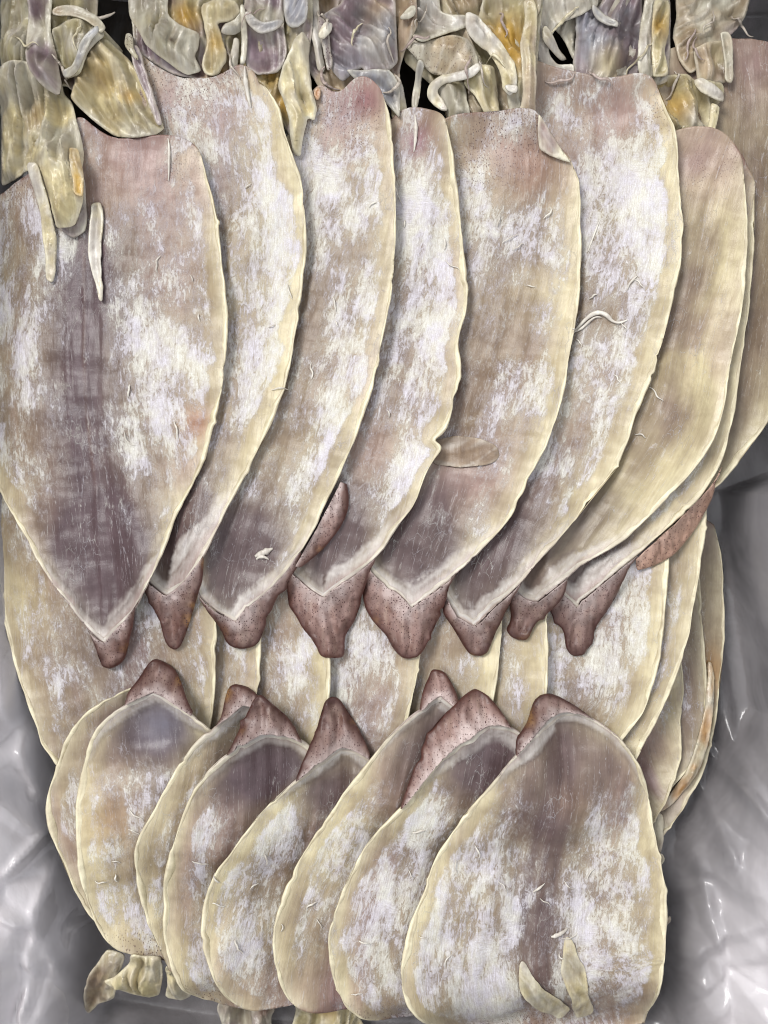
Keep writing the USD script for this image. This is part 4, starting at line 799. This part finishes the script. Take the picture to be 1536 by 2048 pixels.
B4, _, _ = squid('purple faced squid of the lower row, its brown tail leaning right', GL, [(420, 2012), (480, 2045), (560, 2040), (640, 2000)], [(420, 2012), (386, 1990), (352, 1922), (336, 1852), (341, 1750), (366, 1650), (402, 1560), (455, 1500), (530, 1458)],
      [(640, 2000), (690, 1850), (700, 1700), (670, 1560), (612, 1482), (570, 1462), (530, 1458)],
      skirt=[(465, 1492), (490, 1440), (505, 1408), (522, 1386), (548, 1402), (578, 1435), (606, 1476)],
      seed=515, purple=1.1, yellow=0.7, pink=0.5, dust=0.07, tilt=-10, vband=18, rimw=7.5, spots=[(500, 1540, 60, PUR, 0.8)])
B5, _, _ = squid('lower row squid with a straight brown tail in the middle, frosted yellow and white', GL, [(482, 2012), (515, 2024), (570, 2020), (700, 2000)], [(482, 2012), (452, 1972), (422, 1902), (412, 1832), (430, 1750), (470, 1680), (535, 1604), (600, 1545), (680, 1490)],
      [(700, 2000), (830, 1850), (850, 1700), (810, 1590), (740, 1512), (680, 1490)],
      skirt=[(596, 1550), (606, 1520), (630, 1470), (648, 1420), (660, 1396), (680, 1400), (700, 1432), (724, 1470), (742, 1512)],
      seed=521, purple=0.8, yellow=0.9, pink=0.4, dust=0.12, tilt=-10, vband=18, rimw=7.5, spots=[(650, 1580, 50, PUR, 0.7)])
lobe(B5, 'head', [(580, 2016), (610, 2022), (650, 2026), (700, 2030), (726, 2040), (715, 2075), (735, 2120), (570, 2120), (585, 2060)], CR, OL, 523, folds=12, dome=14, zn=-50, spots=[(650, 2045, 24, DY, 0.8), (690, 2040, 18, GRY, 0.8)])
lobe(B5, 'head', [(428, 2030), (450, 2038), (490, 2042), (525, 2040), (545, 2050), (530, 2080), (540, 2120), (440, 2120), (420, 2060)], GRY, PG, 524, folds=12, dome=12, zn=-60, spots=[(520, 2050, 22, BRN, 0.9), (450, 2050, 20, BRN, 0.6)])
B6, _, _ = squid('lower row squid whose dark brown tail leans far right behind the widest tail', GL, [(600, 2012), (650, 2030), (720, 2030), (850, 2010)], [(600, 2012), (570, 1970), (552, 1900), (556, 1820), (590, 1730), (650, 1632), (722, 1532), (792, 1452), (880, 1388)],
      [(850, 2010), (960, 1850), (990, 1700), (980, 1560), (940, 1450), (880, 1388)],
      skirt=[(838, 1415), (850, 1375), (868, 1348), (886, 1344), (904, 1366), (916, 1396), (925, 1430)],
      seed=525, purple=0.8, yellow=0.8, pink=0.5, dust=0.04, tilt=-10, vband=14, rimw=7.5, spots=[(860, 1450, 50, PUR, 0.7)])
B7, _, _ = squid('lower row squid with the widest speckled brown tail band, second from the right', GL, [(765, 2060), (860, 2075), (1000, 2060)], [(765, 2060), (712, 2026), (680, 1980), (660, 1910), (665, 1830), (700, 1742), (745, 1660), (800, 1600), (880, 1510), (975, 1440)],
      [(1000, 2060), (1100, 1880), (1130, 1700), (1100, 1560), (1050, 1470), (975, 1440)],
      skirt=[(800, 1600), (820, 1540), (860, 1460), (905, 1405), (940, 1382), (970, 1388), (1000, 1420), (1030, 1460)],
      seed=531, purple=1.0, yellow=0.6, pink=0.5, dust=0.14, tilt=-10, vband=26, rimw=7.5, spots=[(960, 1490, 50, PUR, 0.8)])
B8, _, _ = squid('large lower right squid, topmost of the lower row, two flat arms at the bottom', GL, [(905, 2115), (1100, 2135), (1322, 2110)], [(905, 2115), (850, 2050), (815, 2000), (802, 1940), (810, 1872), (842, 1780), (900, 1662), (978, 1552), (1035, 1480), (1100, 1424)],
      [(1322, 2110), (1332, 2000), (1339, 1900), (1341, 1800), (1327, 1720), (1306, 1612), (1272, 1522), (1212, 1452), (1150, 1422), (1100, 1424)],
      skirt=[(1022, 1492), (1028, 1462), (1048, 1432), (1066, 1396), (1090, 1384), (1118, 1392), (1150, 1412), (1188, 1438)],
      seed=535, purple=0.65, yellow=0.7, pink=0.5, dust=0.13, tilt=-6, vband=22, rimw=7.5, pen=0.5, strip=34, spots=[(1085, 1640, 50, PUR, 0.8), (1080, 1850, 50, PUR, 0.7), (1130, 1600, 40, np.array([0.33, 0.22, 0.15]), 0.35)])
ribbon(B8, 'arm', [(1048, 1925), (1062, 1985), (1098, 2030), (1150, 2080)], [8, 40, 44, 36], CR, GRY, 537, dome=1, folds=3, edge=0.19, thick=1.5, gap=0.5, thin=0.5)
ribbon(B8, 'arm', [(1140, 1880), (1150, 1950), (1166, 2010), (1190, 2080)], [10, 44, 40, 40], CR, GRY, 538, dome=1, folds=3, edge=0.19, thick=1.5, gap=0.5, thin=0.5)

# ---------------------------------------------------------------- loose curled fibres
def curl(owner, x, y, L, a, seed, rad=1.6):
    r = random.Random(seed); p = [(x, y)]; a = math.radians(a)
    for _ in range(5):
        a += r.uniform(-0.6, 0.6); p.append((p[-1][0] + L / 5 * math.cos(a), p[-1][1] + L / 5 * math.sin(a)))
    fibre(owner, p, rad, seed)
fibre(A6, [(1142, 668), (1160, 650), (1185, 630), (1205, 632), (1220, 645), (1248, 645)], 3.6, 601, 5)
fibre(A6, [(1140, 662), (1165, 655), (1182, 640), (1200, 638)], 2.2, 602, 4)
fibre(A6, [(1178, 500), (1188, 470), (1200, 440)], 1.6, 603)
fibre(A3, [(512, 1112), (530, 1104), (548, 1096)], 5, 604)
fibre(A3, [(515, 1118), (525, 1112), (540, 1118)], 3, 605)
fibre(B8, [(1105, 1880), (1120, 1876), (1140, 1866)], 4, 606)
fibre(B8, [(1068, 1790), (1080, 1780), (1092, 1772)], 2, 607)
fibre(A2, [(490, 135), (492, 170), (500, 210)], 3.5, 608, 4)
fibre(A4, [(830, 225), (832, 260), (828, 300)], 3, 609, 3)
fibre(A1, [(335, 275), (338, 310), (336, 360)], 2.2, 610, 3)
rr = random.Random(5)
for owner, (x0, x1, y0, y1), n in ((A1, (250, 420, 400, 1000), 6), (A2, (470, 580, 300, 800), 4), (A3, (620, 760, 350, 850), 4), (A4, (770, 900, 350, 850), 5), (A5, (930, 1120, 400, 900), 5), (A6, (1150, 1290, 350, 950), 8),
                                   (B2, (190, 270, 1560, 1850), 5), (B4, (390, 480, 1650, 1900), 4), (B5, (470, 640, 1650, 1950), 5), (B7, (700, 850, 1650, 2000), 5), (B8, (900, 1280, 1560, 2000), 9)):
    for k in range(n):
        curl(owner, rr.uniform(x0, x1), rr.uniform(y0, y1), rr.uniform(14, 40), rr.choice([80, 95, 20, 160, 60]), rr.randrange(9999), rr.uniform(0.8, 1.6))
